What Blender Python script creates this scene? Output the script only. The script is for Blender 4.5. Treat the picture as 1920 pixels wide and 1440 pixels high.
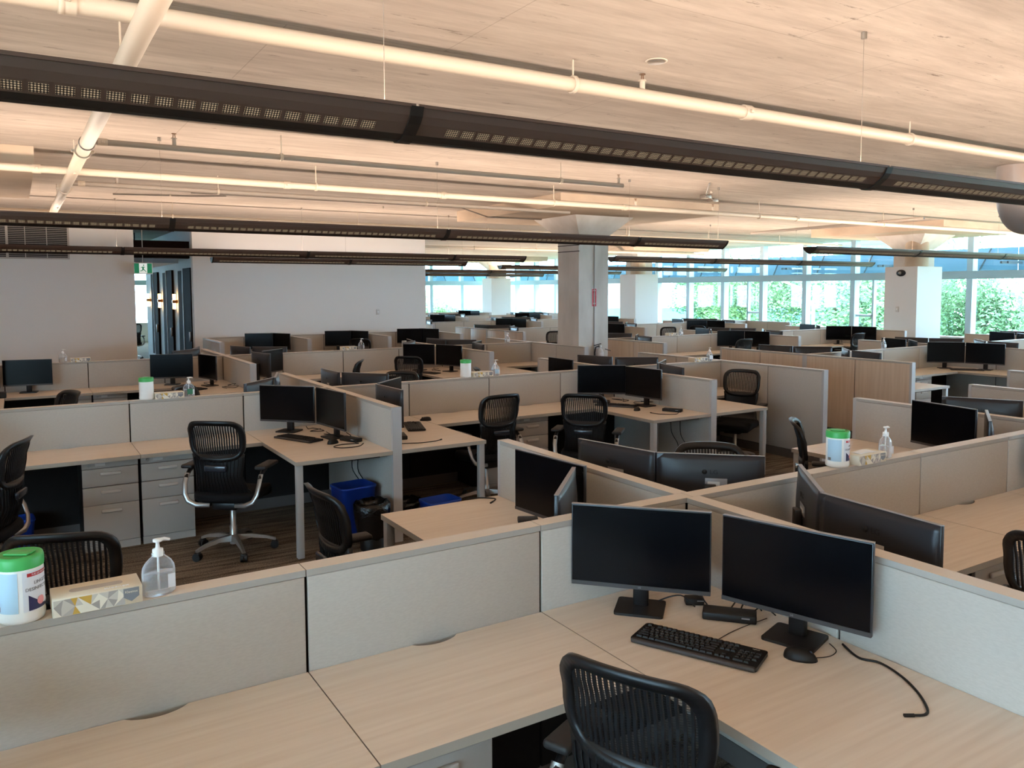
import bpy, bmesh, math, random
from mathutils import Vector, Matrix
random.seed(7)
for o in list(bpy.data.objects): bpy.data.objects.remove(o)
S = bpy.context.scene
COL = S.collection
PI = math.pi

# ------------------------------------------------------------------ camera
def make_camera():
    yaw, pitch, roll = 0.5545, -0.0707, -0.0037
    fw = Vector((math.sin(yaw)*math.cos(pitch), math.cos(yaw)*math.cos(pitch), math.sin(pitch)))
    r = Vector((math.cos(yaw), -math.sin(yaw), 0)); u = r.cross(fw)
    c, s = math.cos(roll), math.sin(roll)
    r2 = c*r + s*u; u2 = -s*r + c*u
    cd = bpy.data.cameras.new('camera'); co = bpy.data.objects.new('camera', cd); COL.objects.link(co)
    m = Matrix((r2, u2, -fw)).transposed().to_4x4(); m.translation = Vector((-2.5166, -2.5844, 1.996))
    co.matrix_world = m
    cd.sensor_fit = 'HORIZONTAL'; cd.sensor_width = 36.0
    cd.lens = 36.0*1501.44/1920.0
    cd.shift_y = -(720.0-649.97)/1920.0
    cd.clip_start = 0.05; cd.clip_end = 500
    S.camera = co
make_camera()

# ------------------------------------------------------------------ world, exposure
w = bpy.data.worlds.new('sky'); S.world = w; w.use_nodes = True
bgn = w.node_tree.nodes['Background']
bgn.inputs[0].default_value = (0.58, 0.80, 1.0, 1); bgn.inputs[1].default_value = 20.0
vs = S.view_settings
vs.view_transform = 'Standard'; vs.look = 'None'; vs.gamma = 1; vs.use_curve_mapping = False
vs.exposure = 0.2
S.cycles.max_bounces = 7; S.cycles.diffuse_bounces = 4; S.cycles.glossy_bounces = 2; S.cycles.transparent_max_bounces = 8; S.cycles.caustics_reflective = False; S.cycles.caustics_refractive = False
LAMP_POWER = 18.5          # watts per pendant segment of 2.75 m
LAMP_COLOUR = (1.0, 0.765, 0.60)

# ------------------------------------------------------------------ materials
def lin(c):
    return tuple(((v/255)/12.92 if v/255 <= .04045 else ((v/255+.055)/1.055)**2.4) for v in c)
MATS = {}
def mat(name, col, rough=.6, metal=0, spec=.5, noise=None, bump=None, emit=None, trans=0, ior=1.45, alpha=1):
    m = bpy.data.materials.new(name); m.use_nodes = True; MATS[name] = m
    nt = m.node_tree; b = nt.nodes['Principled BSDF']
    c = lin(col)+(1,)
    b.inputs['Base Color'].default_value = c; b.inputs['Roughness'].default_value = rough
    b.inputs['Metallic'].default_value = metal; b.inputs['Specular IOR Level'].default_value = spec
    b.inputs['Transmission Weight'].default_value = trans; b.inputs['IOR'].default_value = ior
    b.inputs['Alpha'].default_value = alpha
    if emit:
        b.inputs['Emission Color'].default_value = lin(emit[0])+(1,); b.inputs['Emission Strength'].default_value = emit[1]
    if noise:   # (scale xyz, second colour, detail, low, high)
        tc = nt.nodes.new('ShaderNodeTexCoord'); mp = nt.nodes.new('ShaderNodeMapping')
        geo = nt.nodes.new('ShaderNodeNewGeometry')
        mp.inputs['Scale'].default_value = noise[0]
        n = nt.nodes.new('ShaderNodeTexNoise'); n.inputs['Scale'].default_value = 1; n.inputs['Detail'].default_value = noise[2]
        r = nt.nodes.new('ShaderNodeValToRGB'); r.color_ramp.elements[0].position = noise[3]; r.color_ramp.elements[1].position = noise[4]
        r.color_ramp.elements[0].color = c; r.color_ramp.elements[1].color = lin(noise[1])+(1,)
        nt.links.new(geo.outputs['Position'], mp.inputs[0]); nt.links.new(mp.outputs[0], n.inputs['Vector'])
        nt.links.new(n.outputs['Fac'], r.inputs[0]); nt.links.new(r.outputs[0], b.inputs['Base Color'])
        if bump:
            bp = nt.nodes.new('ShaderNodeBump'); bp.inputs['Strength'].default_value = bump; bp.inputs['Distance'].default_value = .01
            nt.links.new(n.outputs['Fac'], bp.inputs['Height']); nt.links.new(bp.outputs[0], b.inputs['Normal'])
    return m
mat('fabric', (191,184,175), .9, spec=.15, noise=((60,60,220), (185,178,169), 3, .35, .65))
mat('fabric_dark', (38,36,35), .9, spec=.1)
mat('core', (14,13,12), .8, spec=.1)
mat('cap', (216,207,196), .42, spec=.5)
mat('cap_edge', (172,166,158), .5)
mat('trim', (186,183,182), .45); mat('leg', (170,166,162), .45)
mat('kick', (92,86,82), .6)
mat('wood_panel', (208,184,160), .5, noise=((30,30,1.6), (196,170,146), 4, .35, .7))
mat('laminate', (230,217,202), .4, spec=.35, noise=((2.2,46,46), (217,201,184), 4, .3, .75))
mat('desk_edge', (172,160,146), .5)
mat('ped', (176,168,160), .5)
mat('ped_handle', (200,192,184), .4)
mat('ped_dark', (20,18,17), .7)
mat('silver', (168,165,162), .32, metal=.8)
mat('chair_black', (15,15,17), .42, spec=.5)
mat('chair_net', (17,17,19), .5, spec=.4)
mat('chair_seat', (16,16,18), .75, spec=.2)
mat('chair_gloss', (40,44,52), .22, spec=.6)
mat('arm_pad', (34,31,30), .6)
mat('screen', (4,5,9), .22, spec=.22)
mat('monitor_body', (40,40,44), .36, spec=.5)
mat('monitor_bezel', (66,62,62), .45)
mat('monitor_edge', (150,148,150), .4, metal=.2)
mat('base_dark', (26,22,22), .42)
mat('logo', (14,14,16), .5)
mat('sticker', (210,206,200), .6)
mat('black_plastic', (18,17,17), .5)
mat('key', (24,22,22), .5)
mat('legend', (225,222,216), .6)
mat('cable', (12,11,11), .5)
mat('white_plastic', (238,236,232), .35)
mat('wipe_body', (240,238,232), .35)
mat('green_lid', (72,178,92), .4)
mat('red_band', (190,40,44), .5)
mat('navy', (44,42,84), .5)
mat('label_blue', (178,206,222), .5)
mat('label_grey', (120,118,120), .6)
mat('pink', (232,150,150), .5)
mat('tissue_body', (226,216,194), .6)
mat('tri_a', (204,197,184), .6); mat('tri_b', (184,178,170), .6); mat('tri_c', (236,228,210), .6); mat('tri_d', (206,166,78), .5); mat('tri_e', (166,158,150), .6)
mat('shield', (128,130,134), .6)
mat('tissue_white', (238,240,242), .8)
def clear(name, tr, col, rough):
    m = bpy.data.materials.new(name); m.use_nodes = True; MATS[name] = m; nt = m.node_tree; b = nt.nodes['Principled BSDF']; o = nt.nodes['Material Output']
    b.inputs['Base Color'].default_value = lin(col)+(1,); b.inputs['Roughness'].default_value = rough
    t = nt.nodes.new('ShaderNodeBsdfTransparent'); t.inputs[0].default_value = (.97,.98,.99,1); lw = nt.nodes.new('ShaderNodeLayerWeight'); lw.inputs[0].default_value = .35
    mr = nt.nodes.new('ShaderNodeMapRange'); mr.inputs[3].default_value = tr; mr.inputs[4].default_value = .75; nt.links.new(lw.outputs['Facing'], mr.inputs[0])
    mx = nt.nodes.new('ShaderNodeMixShader'); nt.links.new(mr.outputs[0], mx.inputs[0]); nt.links.new(t.outputs[0], mx.inputs[1]); nt.links.new(b.outputs[0], mx.inputs[2]); nt.links.new(mx.outputs[0], o.inputs[0])
clear('bottle', .07, (240,245,250), .06); clear('gel', .13, (232,236,242), .12)
mat('bottle_label', (226,228,232), .5)
mat('label_green', (54,120,92), .5)
mat('bin_blue', (24,62,150), .45)
mat('bag_black', (10,10,11), .22, spec=.6, noise=((40,40,40), (14,14,15), 3, .4, .6), bump=.9)
def concrete_ceiling():
    m = bpy.data.materials.new('ceiling'); m.use_nodes = True; MATS['ceiling'] = m
    nt = m.node_tree; b = nt.nodes['Principled BSDF']; b.inputs['Roughness'].default_value = .9; b.inputs['Specular IOR Level'].default_value = .1
    g = nt.nodes.new('ShaderNodeNewGeometry')
    def nz(sc, det, lo, hi, rough=.6):
        mp = nt.nodes.new('ShaderNodeMapping'); mp.inputs['Scale'].default_value = sc
        n = nt.nodes.new('ShaderNodeTexNoise'); n.inputs['Scale'].default_value = 1; n.inputs['Detail'].default_value = det; n.inputs['Roughness'].default_value = rough
        nt.links.new(g.outputs['Position'], mp.inputs[0]); nt.links.new(mp.outputs[0], n.inputs['Vector'])
        r = nt.nodes.new('ShaderNodeMapRange'); r.inputs[1].default_value = lo; r.inputs[2].default_value = hi; nt.links.new(n.outputs['Fac'], r.inputs[0]); return r
    cloud = nz((.5,1.3,1), 6, .32, .7); grain = nz((1.4,11,1), 6, .35, .75, .7); fleck = nz((3.2,17,1), 5, .62, .70, .75)
    mp = nt.nodes.new('ShaderNodeMapping'); mp.inputs['Location'].default_value = (.37,.83,0); br = nt.nodes.new('ShaderNodeTexBrick'); br.offset = .37
    nt.links.new(g.outputs['Position'], mp.inputs[0]); nt.links.new(mp.outputs[0], br.inputs['Vector'])
    br.inputs['Scale'].default_value = 1; br.inputs['Brick Width'].default_value = 2.44; br.inputs['Row Height'].default_value = 1.22; br.inputs['Mortar Size'].default_value = .004; br.inputs['Mortar Smooth'].default_value = .6
    def mix(fac, c1, c2, k=1):
        x = nt.nodes.new('ShaderNodeMix'); x.data_type = 'RGBA'
        if k != 1:
            mm = nt.nodes.new('ShaderNodeMath'); mm.operation = 'MULTIPLY'; mm.inputs[1].default_value = k; nt.links.new(fac, mm.inputs[0]); fac = mm.outputs[0]
        nt.links.new(fac, x.inputs[0])
        for i, c in ((6,c1),(7,c2)):
            if isinstance(c, tuple): x.inputs[i].default_value = lin(c)+(1,)
            else: nt.links.new(c, x.inputs[i])
        return x.outputs[2]
    c = mix(cloud.outputs[0], (214,204,194), (190,180,170)); c = mix(grain.outputs[0], c, (160,148,138), .7); c = mix(fleck.outputs[0], c, (104,92,84), .7); c = mix(br.outputs['Fac'], c, (130,118,108), .45)
    nt.links.new(c, b.inputs['Base Color'])
    bp = nt.nodes.new('ShaderNodeBump'); bp.inputs['Strength'].default_value = .12; bp.inputs['Distance'].default_value = .01
    nt.links.new(grain.outputs[0], bp.inputs['Height']); nt.links.new(bp.outputs[0], b.inputs['Normal'])
concrete_ceiling()
mat('column', (216,210,203), .85, spec=.15, noise=((3,3,1.1), (194,187,179), 6, .35, .7), bump=.2)
mat('drop', (198,180,160), .9, spec=.1, noise=((1.2,1.2,2), (176,158,140), 5, .35, .7))
mat('white_wall', (240,235,231), .9, spec=.1)
mat('white_box', (226,224,222), .85, spec=.1)
mat('pipe', (196,184,168), .5)
mat('pipe_grey', (160,150,140), .5)
mat('fitting', (206,196,180), .5)
mat('brass', (120,84,56), .4, metal=.6)
mat('conduit', (150,142,134), .4, metal=.5)
mat('duct', (176,164,156), .45, metal=.2)
mat('fixture', (88,66,56), .5)
mat('fixture_dark', (30,23,20), .5)
mat('fixture_inner', (230,226,220), .6)
mat('wire', (136,126,116), .5)
mat('frame_alu', (188,204,214), .45)
mat('beam', (172,188,198), .7)
mat('shade', (104,134,152), .7, spec=.1)
mat('strut', (60,72,80), .5)
mat('sill', (214,214,212), .6)
mat('grille', (30,28,27), .6); mat('grille_bar', (196,186,178), .5)
mat('sign_green', (34,120,84), .5, emit=((34,120,84), .5)); mat('sign_white', (236,244,240), .5, emit=((236,244,240), .5))
mat('sign_red', (196,44,56), .5)
mat('door_dark', (24,14,12), .85, spec=.08); mat('door_glass', (20,22,26), .15)
mat('corridor_white', (216,222,226), .8)
mat('sconce', (255,220,170), .5, emit=((255,196,120), 14))
mat('sconce_metal', (150,100,60), .35, metal=.7)
mat('switch', (214,208,202), .5)
mat('speaker_black', (20,20,24), .4)
mat('ext_body', (200,196,194), .35)
mat('tree_leaf', (84,116,62), .7, noise=((1.6,1.6,1.6), (116,144,86), 4, .3, .7))
mat('tree_leaf2', (72,106,64), .7, noise=((1.6,1.6,1.6), (102,132,84), 4, .3, .7))
mat('trunk', (120,104,90), .8)
mat('grass', (176,196,150), .9); mat('asphalt', (190,190,188), .9)
mat('bldg', (160,152,146), .8); mat('bldg_blue', (80,130,142), .4); mat('bldg_dark', (80,96,112), .5)
mat('pole', (214,214,210), .5)

def carpet():
    m = bpy.data.materials.new('carpet'); m.use_nodes = True; MATS['carpet'] = m
    nt = m.node_tree; b = nt.nodes['Principled BSDF']; b.inputs['Roughness'].default_value = .95; b.inputs['Specular IOR Level'].default_value = .05
    g = nt.nodes.new('ShaderNodeNewGeometry')
    def nz(sc, det):
        mp = nt.nodes.new('ShaderNodeMapping'); mp.inputs['Scale'].default_value = sc
        n = nt.nodes.new('ShaderNodeTexNoise'); n.inputs['Scale'].default_value = 1; n.inputs['Detail'].default_value = det
        nt.links.new(g.outputs['Position'], mp.inputs[0]); nt.links.new(mp.outputs[0], n.inputs['Vector']); return n
    a = nz((2.2, 24, 1), 6); f = nz((110, 150, 1), 2)
    r = nt.nodes.new('ShaderNodeValToRGB'); e = r.color_ramp.elements
    e[0].position = .38; e[0].color = lin((52,44,39))+(1,); e[1].position = .64; e[1].color = lin((150,134,116))+(1,)
    mx = nt.nodes.new('ShaderNodeMix'); mx.data_type = 'FLOAT'; mx.inputs[0].default_value = .5
    nt.links.new(a.outputs['Fac'], mx.inputs[2]); nt.links.new(f.outputs['Fac'], mx.inputs[3])
    nt.links.new(mx.outputs[0], r.inputs[0]); nt.links.new(r.outputs[0], b.inputs['Base Color'])
    bp = nt.nodes.new('ShaderNodeBump'); bp.inputs['Strength'].default_value = .5; bp.inputs['Distance'].default_value = .004
    nt.links.new(f.outputs['Fac'], bp.inputs['Height']); nt.links.new(bp.outputs[0], b.inputs['Normal'])
carpet()

def glass_pane():
    m = bpy.data.materials.new('pane'); m.use_nodes = True; MATS['pane'] = m
    nt = m.node_tree; nt.nodes.clear()
    o = nt.nodes.new('ShaderNodeOutputMaterial'); t = nt.nodes.new('ShaderNodeBsdfTransparent'); gl = nt.nodes.new('ShaderNodeBsdfGlossy')
    t.inputs[0].default_value = (.90, .97, .99, 1); gl.inputs['Roughness'].default_value = .02
    mx = nt.nodes.new('ShaderNodeMixShader'); mx.inputs[0].default_value = .05
    nt.links.new(t.outputs[0], mx.inputs[1]); nt.links.new(gl.outputs[0], mx.inputs[2]); nt.links.new(mx.outputs[0], o.inputs[0])
glass_pane()

def perforated():
    m = bpy.data.materials.new('perforated'); m.use_nodes = True; MATS['perforated'] = m
    nt = m.node_tree; b = nt.nodes['Principled BSDF']; b.inputs['Base Color'].default_value = lin((40,32,28))+(1,)
    b.inputs['Roughness'].default_value = .5
    tc = nt.nodes.new('ShaderNodeTexCoord'); sx = nt.nodes.new('ShaderNodeSeparateXYZ'); nt.links.new(tc.outputs['Object'], sx.inputs[0])
    def wave(sock):
        a = nt.nodes.new('ShaderNodeMath'); a.operation = 'MULTIPLY'; a.inputs[1].default_value = 2*PI/.0085; nt.links.new(sock, a.inputs[0])
        c = nt.nodes.new('ShaderNodeMath'); c.operation = 'COSINE'; nt.links.new(a.outputs[0], c.inputs[0]); return c
    x, y = wave(sx.outputs[0]), wave(sx.outputs[1])
    s = nt.nodes.new('ShaderNodeMath'); s.operation = 'ADD'; nt.links.new(x.outputs[0], s.inputs[0]); nt.links.new(y.outputs[0], s.inputs[1])
    g = nt.nodes.new('ShaderNodeMath'); g.operation = 'GREATER_THAN'; g.inputs[1].default_value = .45; nt.links.new(s.outputs[0], g.inputs[0])
    k = nt.nodes.new('ShaderNodeMath'); k.operation = 'MULTIPLY'; k.inputs[1].default_value = .42; nt.links.new(g.outputs[0], k.inputs[0])
    b.inputs['Emission Color'].default_value = (1, .74, .46, 1); nt.links.new(k.outputs[0], b.inputs['Emission Strength'])
perforated()

# ------------------------------------------------------------------ mesh helpers
class G:
    def __init__(s): s.v = []; s.f = []; s.m = []; s.sm = []
    def add(s, v, f, m=0, smooth=False):
        n = len(s.v); s.v += [tuple(q) for q in v]
        for q in f: s.f.append([i+n for i in q]); s.m.append(m); s.sm.append(smooth)
        return s
    def box(s, x0, x1, y0, y1, z0, z1, m=0, side=None):
        v = [(x0,y0,z0),(x1,y0,z0),(x1,y1,z0),(x0,y1,z0),(x0,y0,z1),(x1,y0,z1),(x1,y1,z1),(x0,y1,z1)]
        f = [(3,2,1,0),(4,5,6,7),(0,1,5,4),(1,2,6,5),(2,3,7,6),(3,0,4,7)]
        n = len(s.v); s.v += v
        for i, q in enumerate(f): s.f.append([j+n for j in q]); s.m.append(m if (side is None or i == 1) else side); s.sm.append(False)
        return s
    def rbox(s, x0, x1, y0, y1, z0, z1, b=.005, m=0, seg=2):
        bm = bmesh.new(); bmesh.ops.create_cube(bm, size=1)
        for q in bm.verts: q.co = Vector(((x0+x1)/2+q.co.x*(x1-x0), (y0+y1)/2+q.co.y*(y1-y0), (z0+z1)/2+q.co.z*(z1-z0)))
        bmesh.ops.bevel(bm, geom=bm.edges[:], offset=b, segments=seg, affect='EDGES', profile=.5)
        bm.verts.index_update(); s.add([q.co for q in bm.verts], [[q.index for q in f.verts] for f in bm.faces], m, True); bm.free(); return s
    def prism(s, poly, z0, z1, m=0, side=None, smooth=False):
        n = len(poly); a = sum(poly[i][0]*poly[(i+1)%n][1]-poly[(i+1)%n][0]*poly[i][1] for i in range(n))
        if a < 0: poly = poly[::-1]
        s.add([(x,y,z0) for x,y in poly], [list(range(n))[::-1]], m if side is None else side)
        s.add([(x,y,z1) for x,y in poly], [list(range(n))], m)
        s.add([(x,y,z0) for x,y in poly]+[(x,y,z1) for x,y in poly], [(i,(i+1)%n,n+(i+1)%n,n+i) for i in range(n)], m if side is None else side, smooth); return s
    def cyl(s, p, q, r, n=12, m=0, r2=None):
        return s.tube([p, q], r, n, m, r2=r2)
    def tube(s, pts, r, n=8, m=0, r2=None, smooth=True, flat=None, up=None):
        pts = [Vector(p) for p in pts]; L = len(pts); rings = []
        t0 = (pts[1]-pts[0]).normalized(); a = Vector(up) if up else (Vector((0,0,1)) if abs(t0.z) < .9 else Vector((1,0,0)))
        nrm = (a-t0*a.dot(t0)).normalized()
        for i, p in enumerate(pts):
            t = (pts[min(i+1,L-1)]-pts[max(i-1,0)]).normalized(); nrm = (nrm-t*nrm.dot(t)).normalized(); bi = t.cross(nrm)
            rr = r if r2 is None else r+(r2-r)*i/(L-1)
            fy = flat if flat else 1
            rings += [p+nrm*math.cos(2*PI*k/n)*rr*fy+bi*math.sin(2*PI*k/n)*rr for k in range(n)]
        f = [(i*n+k, i*n+(k+1)%n, (i+1)*n+(k+1)%n, (i+1)*n+k) for i in range(L-1) for k in range(n)]
        s.add(rings, f, m, smooth)
        s.add(rings[:n], [list(range(n))[::-1]], m); s.add(rings[-n:], [list(range(n))], m); return s
    def lathe(s, prof, n=24, m=0, smooth=True, c=(0,0)):
        v = [(c[0]+r*math.cos(2*PI*k/n), c[1]+r*math.sin(2*PI*k/n), z) for r, z in prof for k in range(n)]
        f = [(i*n+k, i*n+(k+1)%n, (i+1)*n+(k+1)%n, (i+1)*n+k) for i in range(len(prof)-1) for k in range(n)]
        s.add(v, f, m, smooth)
        if prof[0][0] > 1e-4: s.add(v[:n], [list(range(n))[::-1]], m)
        if prof[-1][0] > 1e-4: s.add(v[-n:], [list(range(n))], m)
        return s
    def sheet(s, fn, nu, nv, th, m=0):
        P = [[Vector(fn(i/nu, j/nv)) for i in range(nu+1)] for j in range(nv+1)]
        def nor(j, i):
            a = P[j][min(i+1,nu)]-P[j][max(i-1,0)]; b = P[min(j+1,nv)][i]-P[max(j-1,0)][i]; return a.cross(b).normalized()
        fr = [P[j][i]+nor(j,i)*th/2 for j in range(nv+1) for i in range(nu+1)]; bk = [P[j][i]-nor(j,i)*th/2 for j in range(nv+1) for i in range(nu+1)]
        W = nu+1; N = len(fr); ix = lambda j, i: j*W+i
        f = []
        for j in range(nv):
            for i in range(nu):
                f.append((ix(j,i),ix(j,i+1),ix(j+1,i+1),ix(j+1,i))); f.append((N+ix(j+1,i),N+ix(j+1,i+1),N+ix(j,i+1),N+ix(j,i)))
        for i in range(nu):
            f.append((N+ix(0,i),N+ix(0,i+1),ix(0,i+1),ix(0,i))); f.append((ix(nv,i),ix(nv,i+1),N+ix(nv,i+1),N+ix(nv,i)))
        for j in range(nv):
            f.append((ix(j,0),ix(j+1,0),N+ix(j+1,0),N+ix(j,0))); f.append((N+ix(j,nu),N+ix(j+1,nu),ix(j+1,nu),ix(j,nu)))
        s.add(fr+bk, f, m, True); return s
    def mesh(s, name, *mats):
        me = bpy.data.meshes.new(name); me.from_pydata(s.v, [], s.f)
        for k in mats: me.materials.append(MATS[k])
        me.polygons.foreach_set('material_index', s.m); me.polygons.foreach_set('use_smooth', s.sm)
        me.validate(); me.update()
        return me
CACHE = {}
def cached(key, fn):
    if key not in CACHE: CACHE[key] = fn()
    return CACHE[key]
def ob(name, me, parent=None, loc=(0,0,0), rz=0, rot=None):
    o = bpy.data.objects.new(name, me); COL.objects.link(o); o.location = loc; o.rotation_euler = rot if rot else (0,0,rz)
    if parent: o.parent = parent
    return o
def tag(o, label=None, cat=None, group=None, kind=None):
    if label: o['label'] = label
    if cat: o['category'] = cat
    if group: o['group'] = group
    if kind: o['kind'] = kind
    return o
def thing(name, label, cat, loc=(0,0,0), rz=0, group=None):
    o = bpy.data.objects.new(name, None); COL.objects.link(o); o.location = loc; o.rotation_euler = (0,0,rz); o.empty_display_size = .1
    return tag(o, label, cat, group)
def struct(name, me=None, loc=(0,0,0), label=None):
    o = ob(name, me, None, loc) if me else thing(name, None, None, loc)
    o['kind'] = 'structure'
    if label: o['label'] = label
    return o
def boxm(w, d, h, m, side=None):      # box sitting on its origin, cached
    k = ('box', round(w,4), round(d,4), round(h,4), m, side)
    return cached(k, lambda: G().box(-w/2,w/2,-d/2,d/2,0,h,0,None if side is None else 1).mesh('box_'+m, *([m] if side is None else [m, side])))
def rboxm(w, d, h, m, b=.004):
    return cached(('rbox', round(w,4), round(d,4), round(h,4), m, b), lambda: G().rbox(-w/2,w/2,-d/2,d/2,0,h,b).mesh('rbox_'+m, m))
def text_mesh(body, size, m, extr=.0004, align='CENTER'):
    def mk():
        c = bpy.data.curves.new('txt', 'FONT'); c.body = body; c.size = size; c.extrude = extr; c.align_x = align; c.align_y = 'CENTER'; c.resolution_u = 2
        o = bpy.data.objects.new('txt', c); COL.objects.link(o)
        me = bpy.data.meshes.new_from_object(o.evaluated_get(bpy.context.evaluated_depsgraph_get()))
        bpy.data.objects.remove(o); bpy.data.curves.remove(c); me.materials.clear(); me.materials.append(MATS[m]); return me
    return cached(('txt', body, size, m, align), mk)

def precache():      # letter shapes are made first, while the scene is still small
    for ch in "1234567890-=QWERTYUIOP[]ASDFGHJKL;'ZXCVBNM,./": text_mesh(ch, .0075, 'legend', 0)
    for i in range(12): text_mesh('F%d' % (i+1), .005, 'legend', 0)
    for ch in ('esc','tab','caps','shift','ctrl','alt','ins','home','pg','del','end'): text_mesh(ch, .0048, 'legend', 0)
    for b_, z_, m_ in (('LG',.034,'logo'),('LG',.009,'monitor_edge'),('hp',.06,'logo'),('TUE LES MICROBES',.007,'bottle_label'),('LINGETTES',.013,'label_grey'),('DESINFECTANTES',.013,'label_grey'),('75 TOILES',.008,'bottle_label'),
                       ('Kleenex',.0105,'tri_c'),('Kleenex',.02,'tissue_white'),('logitech',.008,'legend'),('FIRE',.03,'tissue_white')): text_mesh(b_, z_, m_)
precache()
# ------------------------------------------------------------------ layout constants
A_, B_ = .929, .8105           # long and short panel modules
W_ = 2*(A_+B_)                 # bay between dividers
T_ = .076; H_ = T_/2
HP, HD, LW = 1.08, .735, 1.59  # panel height, desk height, divider wing length
ROW = [0.0, 4.79, 9.26, 13.73, 18.2, 22.67, 27.14]
ZC = 3.36
X1 = W_                        # second divider
XE = 5.24                      # end wall of the first cluster
XB = 6.93                      # west wall of the second cluster

# ------------------------------------------------------------------ setting
FX0, FX1, FY0, FY1 = -9.0, 18.0, -8.0, 32.0; YW = 14.45
struct('floor', G().box(FX0,FX1,FY0,FY1,-.1,0).mesh('floor','carpet'), label='dark brown streaked carpet floor')
struct('ceiling', G().box(FX0,FX1+.3,FY0,FY1+.3,ZC,ZC+.25).mesh('ceiling','ceiling'), label='raw concrete slab ceiling')
struct('wall_west', G().box(FX0-.2,FX0,-.91,FY1,0,ZC).mesh('ww','white_wall'))
struct('wall_south', G().box(FX0-.2,FX1,FY0-.2,FY0,0,ZC).mesh('ws','white_wall'))

struct('wall_left', G().box(FX0,-.535,YW,YW+.2,0,ZC).mesh('wl','white_wall'), label='white wall left of the corridor opening')
struct('wall_back', G().box(.53,5.66,YW,YW+.2,0,ZC).mesh('wb','white_wall'), label='white wall right of the corridor opening')
struct('wall_back_return', G().box(5.46,5.66,YW+.2,YW+5,0,ZC).mesh('wbr','white_wall'))

# concrete column with flared capital and drop panel
def frustum(cx, cy, h0, z0, h1, z1):
    v = [(cx+sx*h,cy+sy*h,z) for h, z in ((h0,z0),(h1,z1)) for sx, sy in ((-1,-1),(1,-1),(1,1),(-1,1))]
    return v, [(3,2,1,0),(4,5,6,7),(0,1,5,4),(1,2,6,5),(2,3,7,6),(3,0,4,7)]
def column(cx, cy, boxed, label):
    o = struct('column', None, (cx,cy,0), label)
    ob('shaft', G().box(-.305,.305,-.295,.295,0,2.875).mesh('shaft','column'), o)
    v, f = frustum(0,0,.3,2.875,.594,3.18); ob('capital', G().add(v, f).mesh('capital','column'), o)
    ob('drop_panel', boxm(3.12,3.12,.18,'drop'), o, (0,0,3.18))
    if boxed:
        ob('white_casing', boxm(.95,.77,2.48,'white_box'), o, (0,0,0))
        ob('round_chase', G().cyl((0,0,2.48),(0,0,3.12),.24,24).mesh('chase','drop'), o, (-.22,-.2,0))
    else:
        for z in (2.72, 2.62): ob('form_joint', boxm(.012,.6,.012,'core'), o, (-.3,0,z))
        ob('form_seam', boxm(.07,.006,1.9,'column'), o, (.055,-.297,.9)); ob('conduit', G().cyl((0,0,.9),(0,0,2.85),.008,8).mesh('cnd','conduit'), o, (.01,-.303,0))
    return o
column(5.635, 8.3, False, 'bare concrete column with flared square capital')
column(14.8, 8.1, True, 'white boxed column nearest the right windows')
column(14.8, 17.5, True, 'white boxed column right of the concrete one')
column(14.8, 26.6, True, 'white boxed column farthest away')
column(-3.87, 7.85, False, 'concrete column beyond the left edge')

# window walls
def window_bay(name, origin, along, width, sub=None):
    """one bay: a point on the floor, a direction along the wall ('x' or 'y'); the frame is drawn on the low side"""
    o = struct(name, None, origin)
    def bx(nm, a0, a1, z0, z1, d0, d1, m):
        if along == 'y': me = G().box(d0,d1,a0,a1,z0,z1).mesh(nm,m)
        else: me = G().box(a0,a1,d0,d1,z0,z1).mesh(nm,m)
        return ob(nm, me, o)
    bx('mullion', -.075, .075, .75, ZC, -.1, .12, 'frame_alu')
    bx('spandrel', .05, width-.05, 0, .72, 0, .12, 'white_wall'); bx('sill', -.05, width-.05, .72, .76, -.12, .12, 'sill')
    bx('pane', .05, width-.05, .76, 2.23, .04, .055, 'pane'); bx('beam', -.05, width-.05, 2.23, 2.43, -.14, .14, 'beam')
    bx('upper_pane', .05, width-.05, 2.43, ZC, .04, .055, 'pane')
    if sub: bx('sash_mullion', sub-.03, sub+.03, .76, 2.23, -.03, .09, 'frame_alu'); bx('sash_rail', sub if sub > width/2 else .05, width-.05 if sub > width/2 else sub, 1.2, 1.26, -.03, .09, 'frame_alu')
MY = 1.655; k = 0
y = 8.53-MY*8
while y < FY1-.5:
    wd = min(MY, FY1-y)
    i = round((y-8.53)/MY)
    window_bay('window_%d' % (k+1), (FX1, y, 0), 'y', wd, {4:.62, 1:1.05}.get(i)); k += 1; y += MY
x = 14.35-MY*14
while x < FX1-.3:
    wd = min(MY, FX1-x); window_bay('window_%d' % (k+1), (x, FY1, 0), 'x', wd); k += 1; x += MY
y = -.91-MY
while y > FY0-.5:      # the side of the building behind the left edge is glazed too
    y0_ = max(y, FY0); window_bay('window_%d' % (k+1), (FX0, y0_, 0), 'y', y+MY-y0_); k += 1; y -= MY
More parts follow.
